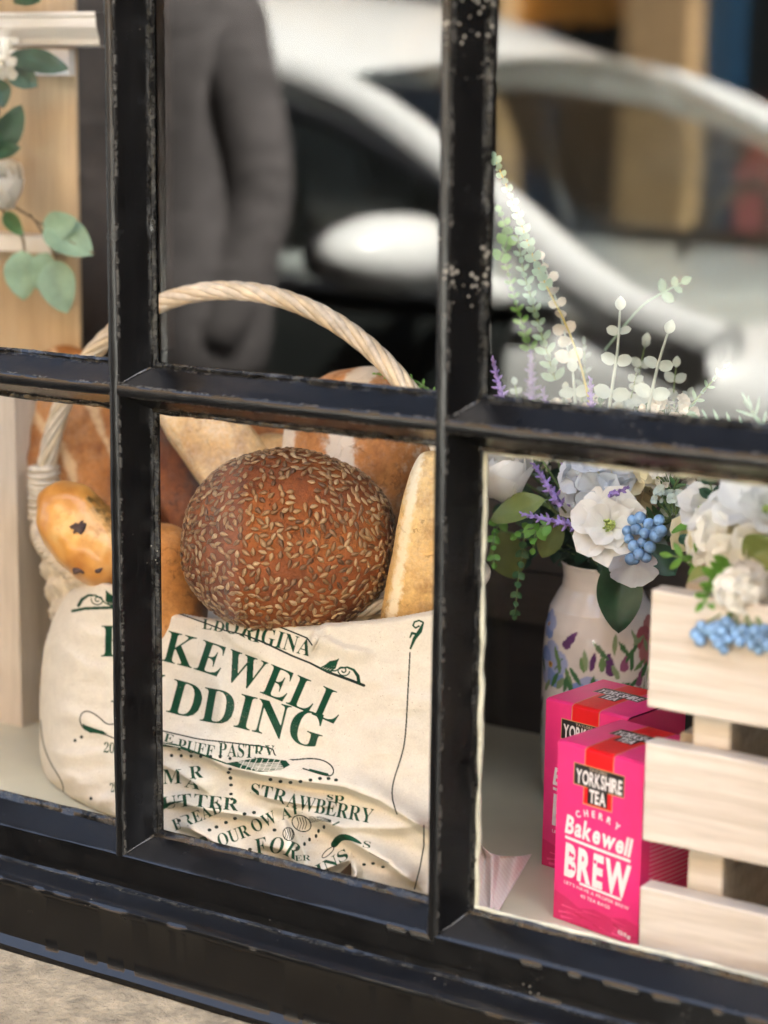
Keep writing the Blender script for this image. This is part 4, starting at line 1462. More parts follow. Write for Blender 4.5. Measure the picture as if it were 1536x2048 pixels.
# big leaning batard
ax = frame_px((110, 780), (330, 1060), 0.27, 0)
M['batard'] = bread('dark_floured_crust', [(0.28, (0.28, 0.10, 0.022)), (0.5, (0.42, 0.17, 0.04)), (0.75, (0.54, 0.25, 0.065))], fl_amt=.3, fl_scale=12, stretch=(1, 1, 1), bscale=140, bump=.9, nscale=12, attr_col=(.62, .42, .22, 1))
loaf('batard_loaf', 'large dark floured oval loaf leaning behind the handle', 'bread', P(222, 926, 0.272), ax, (.135, .071, .045), M['batard'], (.9, .95), 150, 100, .006, 22, seed=1, band=lambda x, y, z: max(0, math.sin(y * 9.5 + x * 1.6 + 1.8 * mnoise.noise((x * 2, y * 2, 3)))) ** 3 * .8)
ax = frame_px((330, 880), (410, 1060), 0.235, 0)
M['dark_rye'] = bread('dark_rye_crust', [(0.28, (0.05, 0.013, 0.004)), (0.55, (0.19, 0.055, 0.012)), (0.8, (0.36, 0.13, 0.032))], fl_amt=.12, bscale=150, bump=.9, nscale=16)
loaf('rye_loaf', 'very dark rye loaf with a split crust, wedged beside the seeded loaf', 'bread', P(330, 985, 0.225), ax, (.072, .034, .035), M['dark_rye'], (.85, .9), 80, 50, .004, 22, seed=8,
     shape=lambda x, y, z: (x, y, z * (1 - .5 * math.exp(-((y + .3 + .1 * math.sin(x * 4)) / .11) ** 2))))
# fruit bun
bun = thing('fruit_bun', 'glossy golden fruit bun with dark raisins at the basket edge', 'bread', P(160, 1068, .125))
ax = frame_px((100, 1010), (225, 1145), 0.118, .05)
t = NT('glazed_bun')
v = t.coord()
col = t.ramp(t.noise(v, 24, 4), [(0.3, (0.42, 0.16, 0.025)), (0.52, (0.62, 0.32, 0.075)), (0.72, (0.74, 0.54, 0.25))])
scorch = t.ramp(t.noise(v, 34, 5, .7), [(.6, (0, 0, 0)), (.72, (1, 1, 1))])
col = t.mix(t.math('MULTIPLY', scorch, .6), col, (.3, .09, .015, 1))
crk = t.attr('band').outputs['Fac']
col = t.mix(t.math('MULTIPLY', crk, t.ramp(t.noise(v, 160, 5, .7), [(.35, (0, 0, 0)), (.6, (1, 1, 1))])), col, (.16, .1, .03, 1))
t.base(col); t.rough(.3); t.b.inputs['Coat Weight'].default_value = .35; t.b.inputs['Coat Roughness'].default_value = .15
t.bump(t.noise(v, 120, 4), .25, .0015); t.bump(t.math('MULTIPLY', crk, t.noise(v, 220, 5)), .8, .003)
M['bun'] = t.m
cb = P(168, 1068, 0.118)
loaf('crumb', None, None, cb, ax, (.0525, .031, .034), M['bun'], (.85, .9), 80, 56, .005, 20, parent=bun, seed=4, band=lambda x, y, z: 0.95 if (y > .62 and x > -.2) else (0.5 if (y > .5 and x > 0) else 0))
for i, (px, py, s) in enumerate(((157, 1054, 1.5), (160, 1138, 1.2), (199, 1136, .9))):
    m = MB()
    c = P(px, py, .118)
    d = (Vector(CAM_LOC) - c).normalized()
    cc_ = c + d * .02
    for k in range(40):      # bring the raisin to the crust
        q = cc_ - cb
        if (q.dot(ax[0]) / .0525) ** 2 + (q.dot(ax[1]) / .031) ** 2 + (q.dot(ax[2]) / .034) ** 2 > 1.0:
            break
        cc_ = cc_ + d * .001
    m.ball(cc_ - d * .0012, (.0040 * s, .0020, .0042 * s), 16, 12, axes=(ax[0], d, ax[1]))
    for k, v_ in enumerate(m.v):
        m.v[k] = tuple(Vector(v_) + (Vector(v_) - cc_) * .9 * mnoise.noise(Vector(v_) * 260))
    m.build('raisin', M.setdefault('raisin', plain('raisin', (.035, .014, .012, 1), .45, .4, 120, .6, 200)), bun)
# orange crusty roll low behind the bar
ax = frame_px((330, 1070), (350, 1230), 0.115, .05)
M['roll'] = bread('orange_roll_crust', [(0.3, (0.42, 0.17, 0.035)), (0.6, (0.55, 0.26, 0.065)), (0.8, (0.64, 0.36, 0.12))], fl_amt=.18, bscale=150, bump=.35)
loaf('crusty_roll', 'smooth orange crusty roll between the fruit bun and the seeded loaf', 'bread', P(325, 1178, 0.118), ax, (.055, .037, .04), M['roll'], (.75, .8), 70, 46, .002, 22, seed=6)
# baguette
ax = frame_px((832, 1240), (872, 960), 0.15, 0)
M['baguette'] = bread('baguette_crust', [(0.3, (0.55, 0.33, 0.1)), (0.6, (0.66, 0.46, 0.2)), (0.8, (0.72, 0.58, 0.34))], fl_amt=.3, fl_scale=20, bscale=160, bump=.3, attr_col=(.72, .62, .42, 1))
loaf('baguette', 'pale golden baguette standing up against the right of the seeded loaf', 'bread', P(852, 1120, 0.15), ax, (.088, .0275, .027), M['baguette'], (.8, .48), 100, 60, .0018, 26, seed=7,
     shape=lambda x, y, z: (x, y * (1 - .16 * x), z * (1 - .12 * x)), band=lambda x, y, z: math.exp(-((y + .1 * x - .72) / .22) ** 2) * .8)

# ================================================================== tea cartons
PINK = (0.80, 0.035, 0.21, 1)
DPINK = (0.62, 0.012, 0.11, 1)
WHITE = (0.82, 0.8, 0.8, 1)
REDC = (0.72, 0.008, 0.012, 1)
BLK = (0.02, 0.018, 0.018, 1)
GOLD = (0.6, 0.36, 0.14, 1)
M['carton'] = printed('printed_carton', 0.34, coat=.15)
BW, BH, BD = 77.7, 136.0, 77.0
fr_ = Canvas(0, 0, BW, BH, .4, PINK)
S = lambda txt, path, cap, col=WHITE, gap=.08, font=sans, shear=0: fr_.text(font, txt, path, cap, col, gap, shear)
fr_.poly([(25, 0), (51.5, 0), (51.5, 41), (25, 41)], GOLD); fr_.poly([(25.7, 0), (50.8, 0), (50.8, 40.3), (25.7, 40.3)], REDC)


def label(cv_, x, y, k=1.0):
    cv_.poly([(x, y), (x + 46 * k, y), (x + 46 * k, y + 16.5 * k), (x, y + 16.5 * k)], GOLD)
    cv_.poly([(x + .5, y + .5), (x + 45.5 * k, y + .5), (x + 45.5 * k, y + 16 * k), (x + .5, y + 16 * k)], BLK)
    cv_.poly([(x + 13.5 * k, y + 15 * k), (x + 31.5 * k, y + 15 * k), (x + 31.5 * k, y + 28 * k), (x + 13.5 * k, y + 28 * k)], BLK)
    cv_.text(sans, 'YORKSHIRE', [(x + 2.2 * k, y + 14.4 * k), (x + 43.8 * k, y + 14.4 * k)], 10.5 * k, WHITE, .06)
    cv_.text(sans, 'TEA', [(x + 15 * k, y + 26.6 * k), (x + 30 * k, y + 26.6 * k)], 9.8 * k, WHITE, .06)
    cv_.text(sans, 'TAYLORS', [(x + 14 * k, y + 3.2 * k), (x + 30 * k, y + 3.2 * k)], 1.9 * k, (.5, .4, .3), .1)


label(fr_, 15.5, 11.5)
S('CHERRY', [(20, 53), (25, 50.6), (32, 49), (39, 48.6), (46, 49.2), (53, 51.2), (57.5, 53.4)], 5.0, gap=.7)
S('Bakewell', [(9, 66.5), (38, 67.5), (68.5, 70)], 14.0, gap=.085, font=lambda c: (glyph(c, .035), .72), shear=.12)
fr_.poly([(9.5, 69.2), (69, 72.2), (69, 74.4), (9.5, 71.4)], WHITE)
S('BREW', [(9.2, 99), (69, 101.5)], 24.5, gap=.10, font=lambda c: (glyph(c, .045), .72))
for (x, y) in ((17, 83), (18, 93), (38, 82)):
    fr_.dot((x, y), 1.5, PINK)
fr_.poly([(24, 101.5), (62, 103.4), (62, 105.4), (24, 103.5)], WHITE)
S("LET'S HAVE A PROPER BREW", [(9.5, 106.4), (69, 110.6)], 2.6, gap=.16, font=lambda c: (glyph(c, .01), .72))
S('40 TEA BAGS', [(25, 113), (52, 114.6)], 2.7, gap=.14, font=lambda c: (glyph(c, .01), .72))
rs = random.Random(5)
fr_.poly([(0, 114), (12, 117), (24, 122), (38, 119), (52, 121), (66, 118), (BW + 1, 121), (BW + 1, BH + 1), (0, BH + 1)], (.66, .02, .14))
for k in range(26):
    x, y = rs.uniform(0, 70), rs.uniform(120, 136)
    fr_.line([(x, y), (x + rs.uniform(5, 16), y + rs.uniform(-2, 3))], [rs.uniform(.5, 2.5), .3], rs.choice([(.78, .05, .2), (.5, .008, .07), (.85, .09, .26), (.6, .01, .1)]))
S('125g', [(60, 131), (71, 132)], 3.0, gap=.05)
tp_ = Canvas(0, 0, BW, BD, .4, PINK)
tp_.poly([(25, 0), (51.5, 0), (51.5, BD + 1), (25, BD + 1)], GOLD); tp_.poly([(25.7, 0), (50.8, 0), (50.8, BD + 1), (25.7, BD + 1)], REDC)
label(tp_, 16.5, 24, .95)
sd_ = Canvas(0, 0, BD, BH, .5, PINK)
sd_.poly([(0, 114), (30, 120), (60, 116), (BD + 1, 119), (BD + 1, BH + 1), (0, BH + 1)], (.66, .02, .14))
for k in range(16):
    sd_.line([(10, 46 + k * 3.4), (rs.uniform(50, 66), 46 + k * 3.4)], .7, (.8, .5, .58))
sd_.text(sans, 'BREW', [(10, 38), (44, 38)], 10, WHITE, .08)


def carton(label_, origin, xdir, group):
    o_ = Vector(origin)
    ex = Vector(xdir).normalized()
    ey = Vector((-ex.y, ex.x, 0))
    ez = Vector((0, 0, 1))
    V_, F_, C_ = [], [], []

    def face(cv_, fn):
        n0 = len(V_)
        c = cv_.cols().reshape(-1, 3)
        for j in range(cv_.h):
            for i in range(cv_.w):
                V_.append(fn(i / (cv_.w - 1), j / (cv_.h - 1)))
        C_.extend(c.tolist())
        for j in range(cv_.h - 1):
            for i in range(cv_.w - 1):
                a = n0 + j * cv_.w + i
                F_.append((a, a + cv_.w, a + cv_.w + 1, a + 1))
    W_, H_, D_ = BW / 1000, BH / 1000, BD / 1000
    r = .0016

    def rnd_top(u, v):      # the lid bulges a little and its front edge is rolled
        y = D_ * (1 - v)
        e = min(y, D_ - y, .004) / .004
        return o_ + ex * (W_ * u) + ey * y + ez * (H_ - r * (1 - e) ** 2 * .9 + .0012 * math.sin(math.pi * u) * math.sin(math.pi * v))
    bulge = lambda u, v: .0011 * math.sin(math.pi * u) * math.sin(math.pi * v)
    face(fr_, lambda u, v: o_ + ex * (W_ * u) + ez * ((H_ - r * .9) * (1 - v)) - ey * bulge(u, v))
    face(tp_, rnd_top)
    face(sd_, lambda u, v: o_ + ex * (W_ + bulge(u, v)) + ey * (D_ * u) + ez * ((H_ - r * .9) * (1 - v)))
    pl = Canvas(0, 0, BD, BH, 4, PINK)
    face(pl, lambda u, v: o_ + ey * (D_ * (1 - u)) + ez * ((H_ - r * .9) * (1 - v)))
    face(pl, lambda u, v: o_ + ex * (W_ * (1 - u)) + ey * D_ + ez * ((H_ - r * .9) * (1 - v)))
    me_ = bpy.data.meshes.new('tea_box')
    me_.from_pydata(V_, [], F_)
    me_.polygons.foreach_set('use_smooth', [True] * len(F_))
    me_.materials.append(M['carton'])
    ob = bpy.data.objects.new('tea_box', me_)
    COL.objects.link(ob)
    color_attr(ob, 'ink', np.array(C_))
    tag(ob, label_, 'tea box', group)
    return ob


carton('bright pink tea box in front, partly behind the white crate', (0.193, 0.067, 0.7503), (0.0765, -0.0155, 0), 'pink tea boxes')
carton('bright pink tea box behind the front one, against the painted vase', (0.134, 0.158, 0.7503), (0.0765, -0.013, 0), 'pink tea boxes')

# ================================================================== crate
cr = thing('wooden_crate', 'whitewashed wooden slat crate planted with white flowers', 'crate', (0.45, 0.15, 0.75))
rs = random.Random(3)


def slat(lo, hi, nm='slat'):
    mb = MB()
    lo, hi = Vector(lo), Vector(hi)
    d = hi - lo
    ax_ = max(range(3), key=lambda i: d[i])
    k = 24
    oth = [i for i in range(3) if i != ax_]
    c = .0012
    ring = [(c, 0), (d[oth[0]] - c, 0), (d[oth[0]], c), (d[oth[0]], d[oth[1]] - c), (d[oth[0]] - c, d[oth[1]]), (c, d[oth[1]]), (0, d[oth[1]] - c), (0, c)]
    pts = []
    for i in range(k + 1):
        for q, (a, b) in enumerate(ring):
            p = Vector((0, 0, 0))
            p[ax_] = lo[ax_] + d[ax_] * i / k
            p[oth[0]] = lo[oth[0]] + a
            p[oth[1]] = lo[oth[1]] + b
            p += Vector((mnoise.noise((p.x * 40, p.y * 40, p.z * 40)), mnoise.noise((p.y * 40, p.z * 40, p.x * 40 + 9)), mnoise.noise((p.z * 40, p.x * 40, p.y * 40 + 4)))) * .0007
            pts.append(p)
    mb.grid(pts, k + 1, 8, closed_v=True)
    mb.f.append(tuple(range(8))); mb.f.append(tuple(k * 8 + q for q in range(8))[::-1])
    return mb.build(nm, M['crate'], cr, angle=35)


for (z0, z1) in ((.938, 1.020), (.843, .913), (.7505, .809)):
    slat((.285, .020, z0), (.62, .0375, z1))
    slat((.285, .262, z0), (.62, .28, z1))
    slat((.2925, .0585, z0 + .001), (.3105, .24, z1 - .001)) if z0 > .8 else slat((.312, .06, z0), (.325, .24, z1))
    slat((.58, .06, z0), (.596, .24, z1))
for x in (.311, .552):
    slat((x, .038, .7506), (x + .027, .0575, 1.019), 'corner_post')
    slat((x, .242, .7506), (x + .027, .2615, 1.019), 'corner_post')
m = MB(); m.box((.327, .06, .752), (.575, .24, .76)); m.build('base_board', M['crate'], cr, smooth=False)
m = MB(); m.box((.328, .0595, .965), (.572, .239, .985)); m.build('moss_tray', plain('dark_moss', (.02, .026, .012, 1), .95, .5, 60, .8, 200, .006), cr, smooth=False)

# ================================================================== painted vase
vx, vy = 0.099, 0.318
VPROF = [(.0, .0), (.036, .0), (.043, .004), (.0462, .02), (.048, .05), (.0485, .09), (.0482, .13), (.0465, .155), (.0430, .172), (.0375, .183), (.0335, .190), (.0325, .198), (.0335, .206), (.0345, .2095), (.0330, .2105), (.0305, .206), (.0295, .19), (.030, .17)]
VPR = []
for (r0, z0), (r1, z1) in zip(VPROF[:-1], VPROF[1:]):
    k = 44 if z1 - z0 > .025 else (18 if abs(z1 - z0) > .01 else 6)
    VPR += [(r0 + (r1 - r0) * q / k, z0 + (z1 - z0) * q / k) for q in range(k)]
VPR.append(VPROF[-1])
# decoration: x = arc in mm round from the side facing the camera, y = height in mm
A0_ = math.atan2(CAM_LOC[1] - vy, CAM_LOC[0] - vx)
vc = Canvas(-150, -5, 150, 215, .8, (0.8, 0.78, 0.74))
gl, gm = (.16, .3, .12), (.07, .2, .08)
PU, LB, MAU, PB = (.13, .05, .17), (.24, .36, .72), (.32, .11, .22), (.42, .5, .78)


def vleaf(x, y, L, wd, an, col):
    y += 9
    c, s_ = math.cos(an), math.sin(an)
    pts = []
    for sgn in (1, -1):
        for q in (np.linspace(0, 1, 9) if sgn > 0 else np.linspace(1, 0, 9)):
            u, v_ = L * q, sgn * wd * math.sin(math.pi * q) ** .8
            pts.append((x + u * c - v_ * s_, y + u * s_ + v_ * c))
    vc.poly(pts, col)


def pansy(x, y, r, c1, c2):
    y += 9
    for k in range(5):
        a = math.pi / 2 + k * 2 * math.pi / 5
        vc.dot((x + r * .55 * math.cos(a), y + r * .55 * math.sin(a)), r * .55, c1 if k % 2 else c2)
    for k in range(8):
        vc.line([(x, y), (x + r * .6 * math.cos(k * .8), y + r * .6 * math.sin(k * .8))], .5, c2)
    vc.dot((x, y), r * .16, (.7, .45, .1)); vc.dot((x, y), r * .08, (.3, .1, .04))


def vlav(x, y, L, an, col=PU):
    c, s_ = math.cos(an), math.sin(an)
    vc.line([(x - c * L * .9, y - s_ * L * .9), (x, y)], 1.0, gm)
    for k in range(5):
        q = k / 5 * L
        for sg in (1, -1):
            vleaf(x + c * q, y + s_ * q, 7 - k * .7, 1.9, an + sg * .55, col)
    vleaf(x + c * L * .85, y + s_ * L * .85, 7, 2, an, col)


rv = random.Random(21)
pansy(-8, 96, 17, LB, PB); pansy(-47, 118, 19, LB, PB); pansy(-57, 150, 12, LB, PB)
vlav(-32, 135, 15, .9); vlav(10, 115, 15, 1.7); vlav(20, 118, 9, 1.4, MAU); vlav(43, 122, 20, 1.45, PU); vlav(34, 104, 12, 1.2, MAU)
pansy(22, 92, 9, MAU, PU); pansy(36, 95, 8, MAU, (.4, .2, .3)); pansy(53, 140, 20, (.42, .12, .14), (.5, .2, .2)); pansy(55, 96, 9, PU, MAU)
for (x, y, L, wd, an) in [(-22, 100, 20, 2.5, 1.9), (-30, 96, 17, 2.2, 1.4), (-38, 98, 14, 3, 1.0), (8, 128, 22, 2.4, 2.3), (12, 132, 20, 2.2, 1.5), (22, 126, 20, 2.4, .9), (26, 130, 18, 2.2, 2.2), (30, 118, 16, 2.3, .6), (38, 110, 16, 3, 1.1),
                          (46, 106, 20, 3, 1.3), (2, 118, 14, 3.4, 1.5), (28, 139, 16, 2, .5), (34, 140, 14, 2, 2.0), (-34, 112, 16, 2.6, 1.8), (-12, 116, 14, 2.4, 1.8), (60, 112, 22, 3, 1.7), (16, 104, 12, 2, .4), (46, 132, 14, 2.2, 1.9)]:
    vleaf(x, y, L, wd, an, rv.choice([gl, gm, (.26, .38, .2)]))
for k in range(16):
    vleaf(rv.uniform(-60, 62), rv.uniform(80, 118), rv.uniform(12, 20), 2.4, rv.uniform(.7, 2.4), rv.choice([gl, gm, (.26, .38, .2), PU]))
for k in range(46):       # the same border runs on round and down the vase
    x, y = rv.uniform(-150, 150), rv.uniform(6, 88)
    q = rv.random()
    if q < .22:
        pansy(x, y, rv.uniform(6, 13), *rv.choice([(LB, PB), (MAU, PU), (PU, MAU)]))
    elif q < .45:
        vlav(x, y, 12, rv.uniform(1.1, 2.0), rv.choice([PU, MAU]))
    else:
        vleaf(x, y, rv.uniform(12, 22), 2.4, rv.uniform(.4, 2.7), rv.choice([gl, gm]))
for k in range(26):
    x, y = rv.choice([-1, 1]) * rv.uniform(72, 150), rv.uniform(85, 150)
    vleaf(x, y, rv.uniform(12, 22), 2.6, rv.uniform(.8, 2.3), rv.choice([gl, gm, PU, LB]))
pts, cc_ = [], []
vcols = vc.cols()
NV = 300
for i in range(NV):
    a = 2 * math.pi * i / NV
    s_ = ((a - A0_ + math.pi) % (2 * math.pi)) - math.pi
    for (r0, z0) in VPR:
        pts.append((vx + r0 * math.cos(a), vy + r0 * math.sin(a), .7503 + z0))
        ii = int(round((s_ * 47.0 + 150) / .8)); jj = int(round((z0 * 1000 + 5) / .8))
        cc_.append(vcols[min(max(jj, 0), vc.h - 1), min(max(ii, 0), vc.w - 1)] if r0 > .032 else (.8, .78, .74))
m = MB(); m.grid(pts, NV, len(VPR), closed_u=True)
M['glaze'] = printed('glazed_pottery', 0.18, coat=.6)
vase = thing('flower_vase', 'white glazed bottle-shaped vase painted with blue and purple flowers', 'vase', (vx, vy, .75))
vb = m.build('vase_body', M['glaze'], vase)
color_attr(vb, 'ink', np.array(cc_))

# ================================================================== artificial flowers
M['petal'] = plain('white_silk_petal', (.8, .8, .75, 1), .7, .06, 60, .25, 160, .0008, trans=.3)
M['petal_blue'] = plain('bluish_white_petal', (.62, .68, .74, 1), .7, .08, 60, .2, 160, .0008, trans=.3)
M['petal_cream'] = plain('cream_petal', (.72, .66, .42, 1), .7, .12, 50, .2, 160, .0008, trans=.3)
M['centre'] = plain('green_flower_centre', (.42, .52, .14, 1), .7, .3, 200)
M['lav'] = plain('lavender_bloom', (.30, .22, .52, 1), .8, .3, 150, trans=.15)
M['berry'] = plain('blue_berry', (.16, .29, .47, 1), .5, .5, 110)
M['leaf_dark'] = plain('dark_green_leaf', (.022, .075, .035, 1), .4, .35, 40, .3, 160, .001, trans=.15)
M['leaf_olive'] = plain('olive_leaf', (.17, .22, .06, 1), .5, .25, 40, .3, 160, .001, trans=.2)
M['leaf_bright'] = plain('bright_green_leaf', (.14, .34, .05, 1), .5, .25, 40, trans=.25)
M['leaf_mid'] = plain('mid_green_leaf', (.06, .16, .055, 1), .5, .3, 40, trans=.2)
M['euca'] = plain('silvery_eucalyptus', (.42, .5, .44, 1), .6, .15, 40, .2, 150, trans=.2)
M['euca_green'] = plain('soft_green_eucalyptus', (.26, .42, .29, 1), .6, .2, 50, .25, 150, trans=.2)
M['stem_green'] = plain('green_stem', (.12, .2, .06, 1), .6, .2, 60)
M['stem_yellow'] = plain('yellow_stem', (.40, .33, .07, 1), .6, .2, 60)
M['dry'] = plain('white_filler_bloom', (.62, .6, .5, 1), .8, .2, 120, trans=.2)
M['grey_leaf'] = plain('grey_dusty_leaf', (.22, .28, .24, 1), .8, .25, 80)
MOUTH = Vector((vx, vy, .955))
fr = random.Random(77)


def rv3(s_=1.0):
    return Vector((fr.uniform(-1, 1), fr.uniform(-1, 1), fr.uniform(-1, 1))) * s_


def leafm(mb, base, tip, wd, nrm=None, fold=.25, curl=.12, nu=9, nv=5, pw=.8, peak=.5):
    base, tip = Vector(base), Vector(tip)
    a = tip - base
    L = a.length
    a.normalize()
    nrm = Vector(nrm) if nrm is not None else TOCAM.copy()
    nrm = nrm - a * nrm.dot(a)
    nrm = nrm.normalized() if nrm.length > 1e-5 else a.orthogonal().normalized()
    b = nrm.cross(a)
    pts = []
    for i in range(nu):
        u = i / (nu - 1)
        uu = u ** (math.log(.5) / math.log(peak))
        h = wd * max(math.sin(math.pi * uu), 0) ** pw + .0002
        for j in range(nv):
            v_ = j / (nv - 1) * 2 - 1
            pts.append(base + a * (L * u) + b * (h * v_) + nrm * (abs(v_) * h * fold * 1.4 - L * curl * (u * u) + .02 * L * math.sin(u * 9 + v_ * 2)))
    mb.grid(pts, nu, nv)


def stemm(mb, p0, p1, r=.0013, bow=.02, n=9):
    p0, p1 = Vector(p0), Vector(p1)
    side = Vector((fr.uniform(-1, 1), fr.uniform(-1, 1), .3)) * bow
    mb.tube([p0.lerp(p1, q / (n - 1)) + side * math.sin(math.pi * q / (n - 1)) for q in range(n)], r, 6)


def bloom(mb, c, r, d, n=6, cup=.35, rings=1, wd=.42, pw=.55):
    d = Vector(d).normalized()
    e1 = d.orthogonal().normalized()
    e2 = d.cross(e1)
    for g in range(rings):
        k = 1 - g * .3
        for i in range(n):
            a = 2 * math.pi * (i + .5 * g) / n + fr.uniform(-.12, .12)
            rad = e1 * math.cos(a) + e2 * math.sin(a)
            cp = cup + g * .35 + fr.uniform(-.1, .1)
            tip = c + rad * (r * k * math.cos(cp)) + d * (r * k * math.sin(cp))
            leafm(mb, c + rad * (r * .04) + d * (g * r * .05), tip, r * wd * k, d, fold=.3, curl=-.12 + fr.uniform(-.1, .2), nu=8, nv=7, pw=pw, peak=.62)


def rosem(mb, c, r, d):
    """a closed cabbage bloom: cupped petals wrapped round a bud"""
    d = Vector(d).normalized()
    e1 = d.orthogonal().normalized()
    e2 = d.cross(e1)
    for ring, (n, k, top, fl) in enumerate(((3, .42, .2, 0), (3, .56, .42, .08), (4, .72, .62, .16), (5, .87, .86, .24), (6, 1.0, 1.12, .34))):
        for i in range(n):
            a0 = 2 * math.pi * i / n + ring * .8
            wob = fr.uniform(-.08, .08)
            pts = []
            for u in range(9):
                for v_ in range(9):
                    h, vv = u / 8, v_ / 8 * 2 - 1
                    an = a0 + vv * (math.pi / n) * 1.5 * (.75 + .25 * math.sin(math.pi * min(1, h + .2)))
                    th = math.pi * .96 - h * (math.pi * .96 - (top + wob)) * (1 - .13 * vv ** 2)
                    rr = r * k * (1 + fl * h ** 5 + .09 * vv * (1 if i % 2 else -1) + .02 * math.sin(vv * 7 + i))
                    pts.append(c + (e1 * math.cos(an) + e2 * math.sin(an)) * (rr * math.sin(th)) + d * (rr * math.cos(th) * 1.08))
            mb.grid(pts, 9, 9)


def white_rose(label, c, r, d, root, group=None, leaves=()):
    t_ = thing('white_rose', label, 'flower', c, group)
    mb = MB(); rosem(mb, Vector(c), r, d); mb.build('bloom', M['petal'], t_)
    mb = MB(); stemm(mb, Vector(c) - Vector(d).normalized() * r * .4, root, .0018); mb.build('stem', M['stem_green'], t_)
    for (b0, t0, w0) in leaves:
        mb = MB(); leafm(mb, b0, t0, w0); mb.build('leaf', M['leaf_dark'], t_)


def open_flower(label, c, r, d, mat, root, n=6, rings=2, cup=.3, centre=True, name='open_flower', group=None, wd=.42):
    t_ = thing(name, label, 'flower', c, group)
    mb = MB(); bloom(mb, Vector(c), r, d, n, cup, rings, wd); mb.build('bloom', M[mat], t_)
    if centre:
        mb = MB()
        dd = Vector(d).normalized()
        for k in range(16):
            q = (dd * 1.6 + rv3(.8)).normalized()
            mb.tube([Vector(c), Vector(c) + q * r * .34], [.0006, .0009], 4)
        mb.ball(Vector(c) + dd * r * .08, r * .14, 8, 6)
        mb.build('flower_centre', M['centre'], t_)
    mb = MB(); stemm(mb, Vector(c) - Vector(d).normalized() * r * .1, root, .0014); mb.build('stem', M['stem_green'], t_)


def lavender(label, base, tip, r, root, group='lavender sprigs', dens=1.0):
    base, tip = Vector(base), Vector(tip)
    t_ = thing('lavender_sprig', label, 'flower', base, group)
    mb = MB()
    a = (tip - base)
    L = a.length
    a.normalize()
    e1 = a.orthogonal().normalized(); e2 = a.cross(e1)
    n = int(L / .0016 * dens)
    for i in range(n):
        u = (i + fr.random()) / n
        an = i * 2.4
        k = (1 - .75 * u ** 2) * (.75 + .25 * math.sin(u * 40))
        rad = e1 * math.cos(an) + e2 * math.sin(an)
        c = base + a * (L * u)
        mb.tube([c, c + rad * (r * k * .6) + a * .0015, c + rad * (r * k) + a * .003], [.0006, .0016 * (1.1 - .5 * u), .0005], 5)
    mb.tube([base, tip], [r * .35, r * .15], 6)
    mb.build('bloom', M['lav'], t_)
    mb = MB(); stemm(mb, root, base, .0009, .01); mb.build('stem', M['stem_green'], t_)


def sprig(name, label, cat, path, mat, leaf_l, leaf_w, every, group=None, stem='stem_green', pair=True, stem_r=.0009, ang=.9, pw=.7, droop=0.0, spiral=False, leaf0=0.0):
    path = chaikin(path, 2)
    t_ = thing(name, label, cat, path[0], group)
    mb = MB()
    mb.tube(path, [stem_r * (1.1 - .6 * i / len(path)) for i in range(len(path))], 6)
    mb.build('stem', M[stem], t_)
    mb = MB()
    cum = 0.0
    nxt = leaf0
    k = 0
    tot = sum((b - a).length for a, b in zip(path[:-1], path[1:]))
    for a, b in zip(path[:-1], path[1:]):
        seg = (b - a).length
        while nxt <= cum + seg + 1e-9:
            p = a.lerp(b, (nxt - cum) / seg)
            d = (b - a).normalized()
            f = nxt / tot
            sc = (1 - .45 * f) * fr.uniform(.85, 1.15)
            side = d.cross(TOCAM).normalized()
            if spiral:
                side = Quaternion(d, k * 1.57 + fr.uniform(-.3, .3)) @ side
            for sg in ((1, -1) if pair else ((1,) if k % 2 else (-1,))):
                dirn = (d * math.cos(ang) + side * (sg * math.sin(ang)) + TOCAM * fr.uniform(-.15, .35) + Vector((0, 0, -droop))).normalized()
                leafm(mb, p, p + dirn * leaf_l * sc, leaf_w * sc, TOCAM + rv3(.35), fold=.15, curl=fr.uniform(-.05, .15), nu=7, nv=5, pw=pw)
            k += 1
            nxt += every * fr.uniform(.9, 1.1)
        cum += seg
    leafm(mb, path[-1], path[-1] + (path[-1] - path[-2]).normalized() * leaf_l * .6, leaf_w * .6, nu=7)
    mb.build('leaf', M[mat], t_)
    return t_


def big_leaf(label, pts, wd, mat, group=None, name='broad_leaf', nrm=None, fold=.2, curl=.1, peak=.5):
    t_ = thing(name, label, 'leaf', pts[0], group)
    mb = MB(); leafm(mb, pts[0], pts[1], wd, nrm, fold, curl, 16, 9, .75, peak); mb.build('blade', M[mat], t_)
    if len(pts) > 2:
        mb = MB(); stemm(mb, pts[2], pts[0], .0012, .005); mb.build('stem', M['stem_green'], t_)


def berries(label, spots, Y, r, root, group='blue berry clusters'):
    c0_ = P(*spots[0], Y)
    t_ = thing('berry_cluster', label, 'berries', c0_, group)
    st = MB()
    for (px, py) in spots:
        c = P(px, py, Y + fr.uniform(-.6, .6) * r)
        rr = r * fr.uniform(.8, 1.15)
        mb = MB()
        mb.ball(c, rr, 12, 9)
        q = c + (c - root).normalized() * rr
        mb.ball(c + TOCAM * rr * .8 + Vector((0, 0, -rr * .3)), rr * .28, 6, 5)
        mb.build('berry', M['berry'], t_)
        st.tube([c, c.lerp(Vector(root), .35) + rv3(.002), Vector(root)], .0006, 5)
    st.build('stem', M['stem_green'], t_)


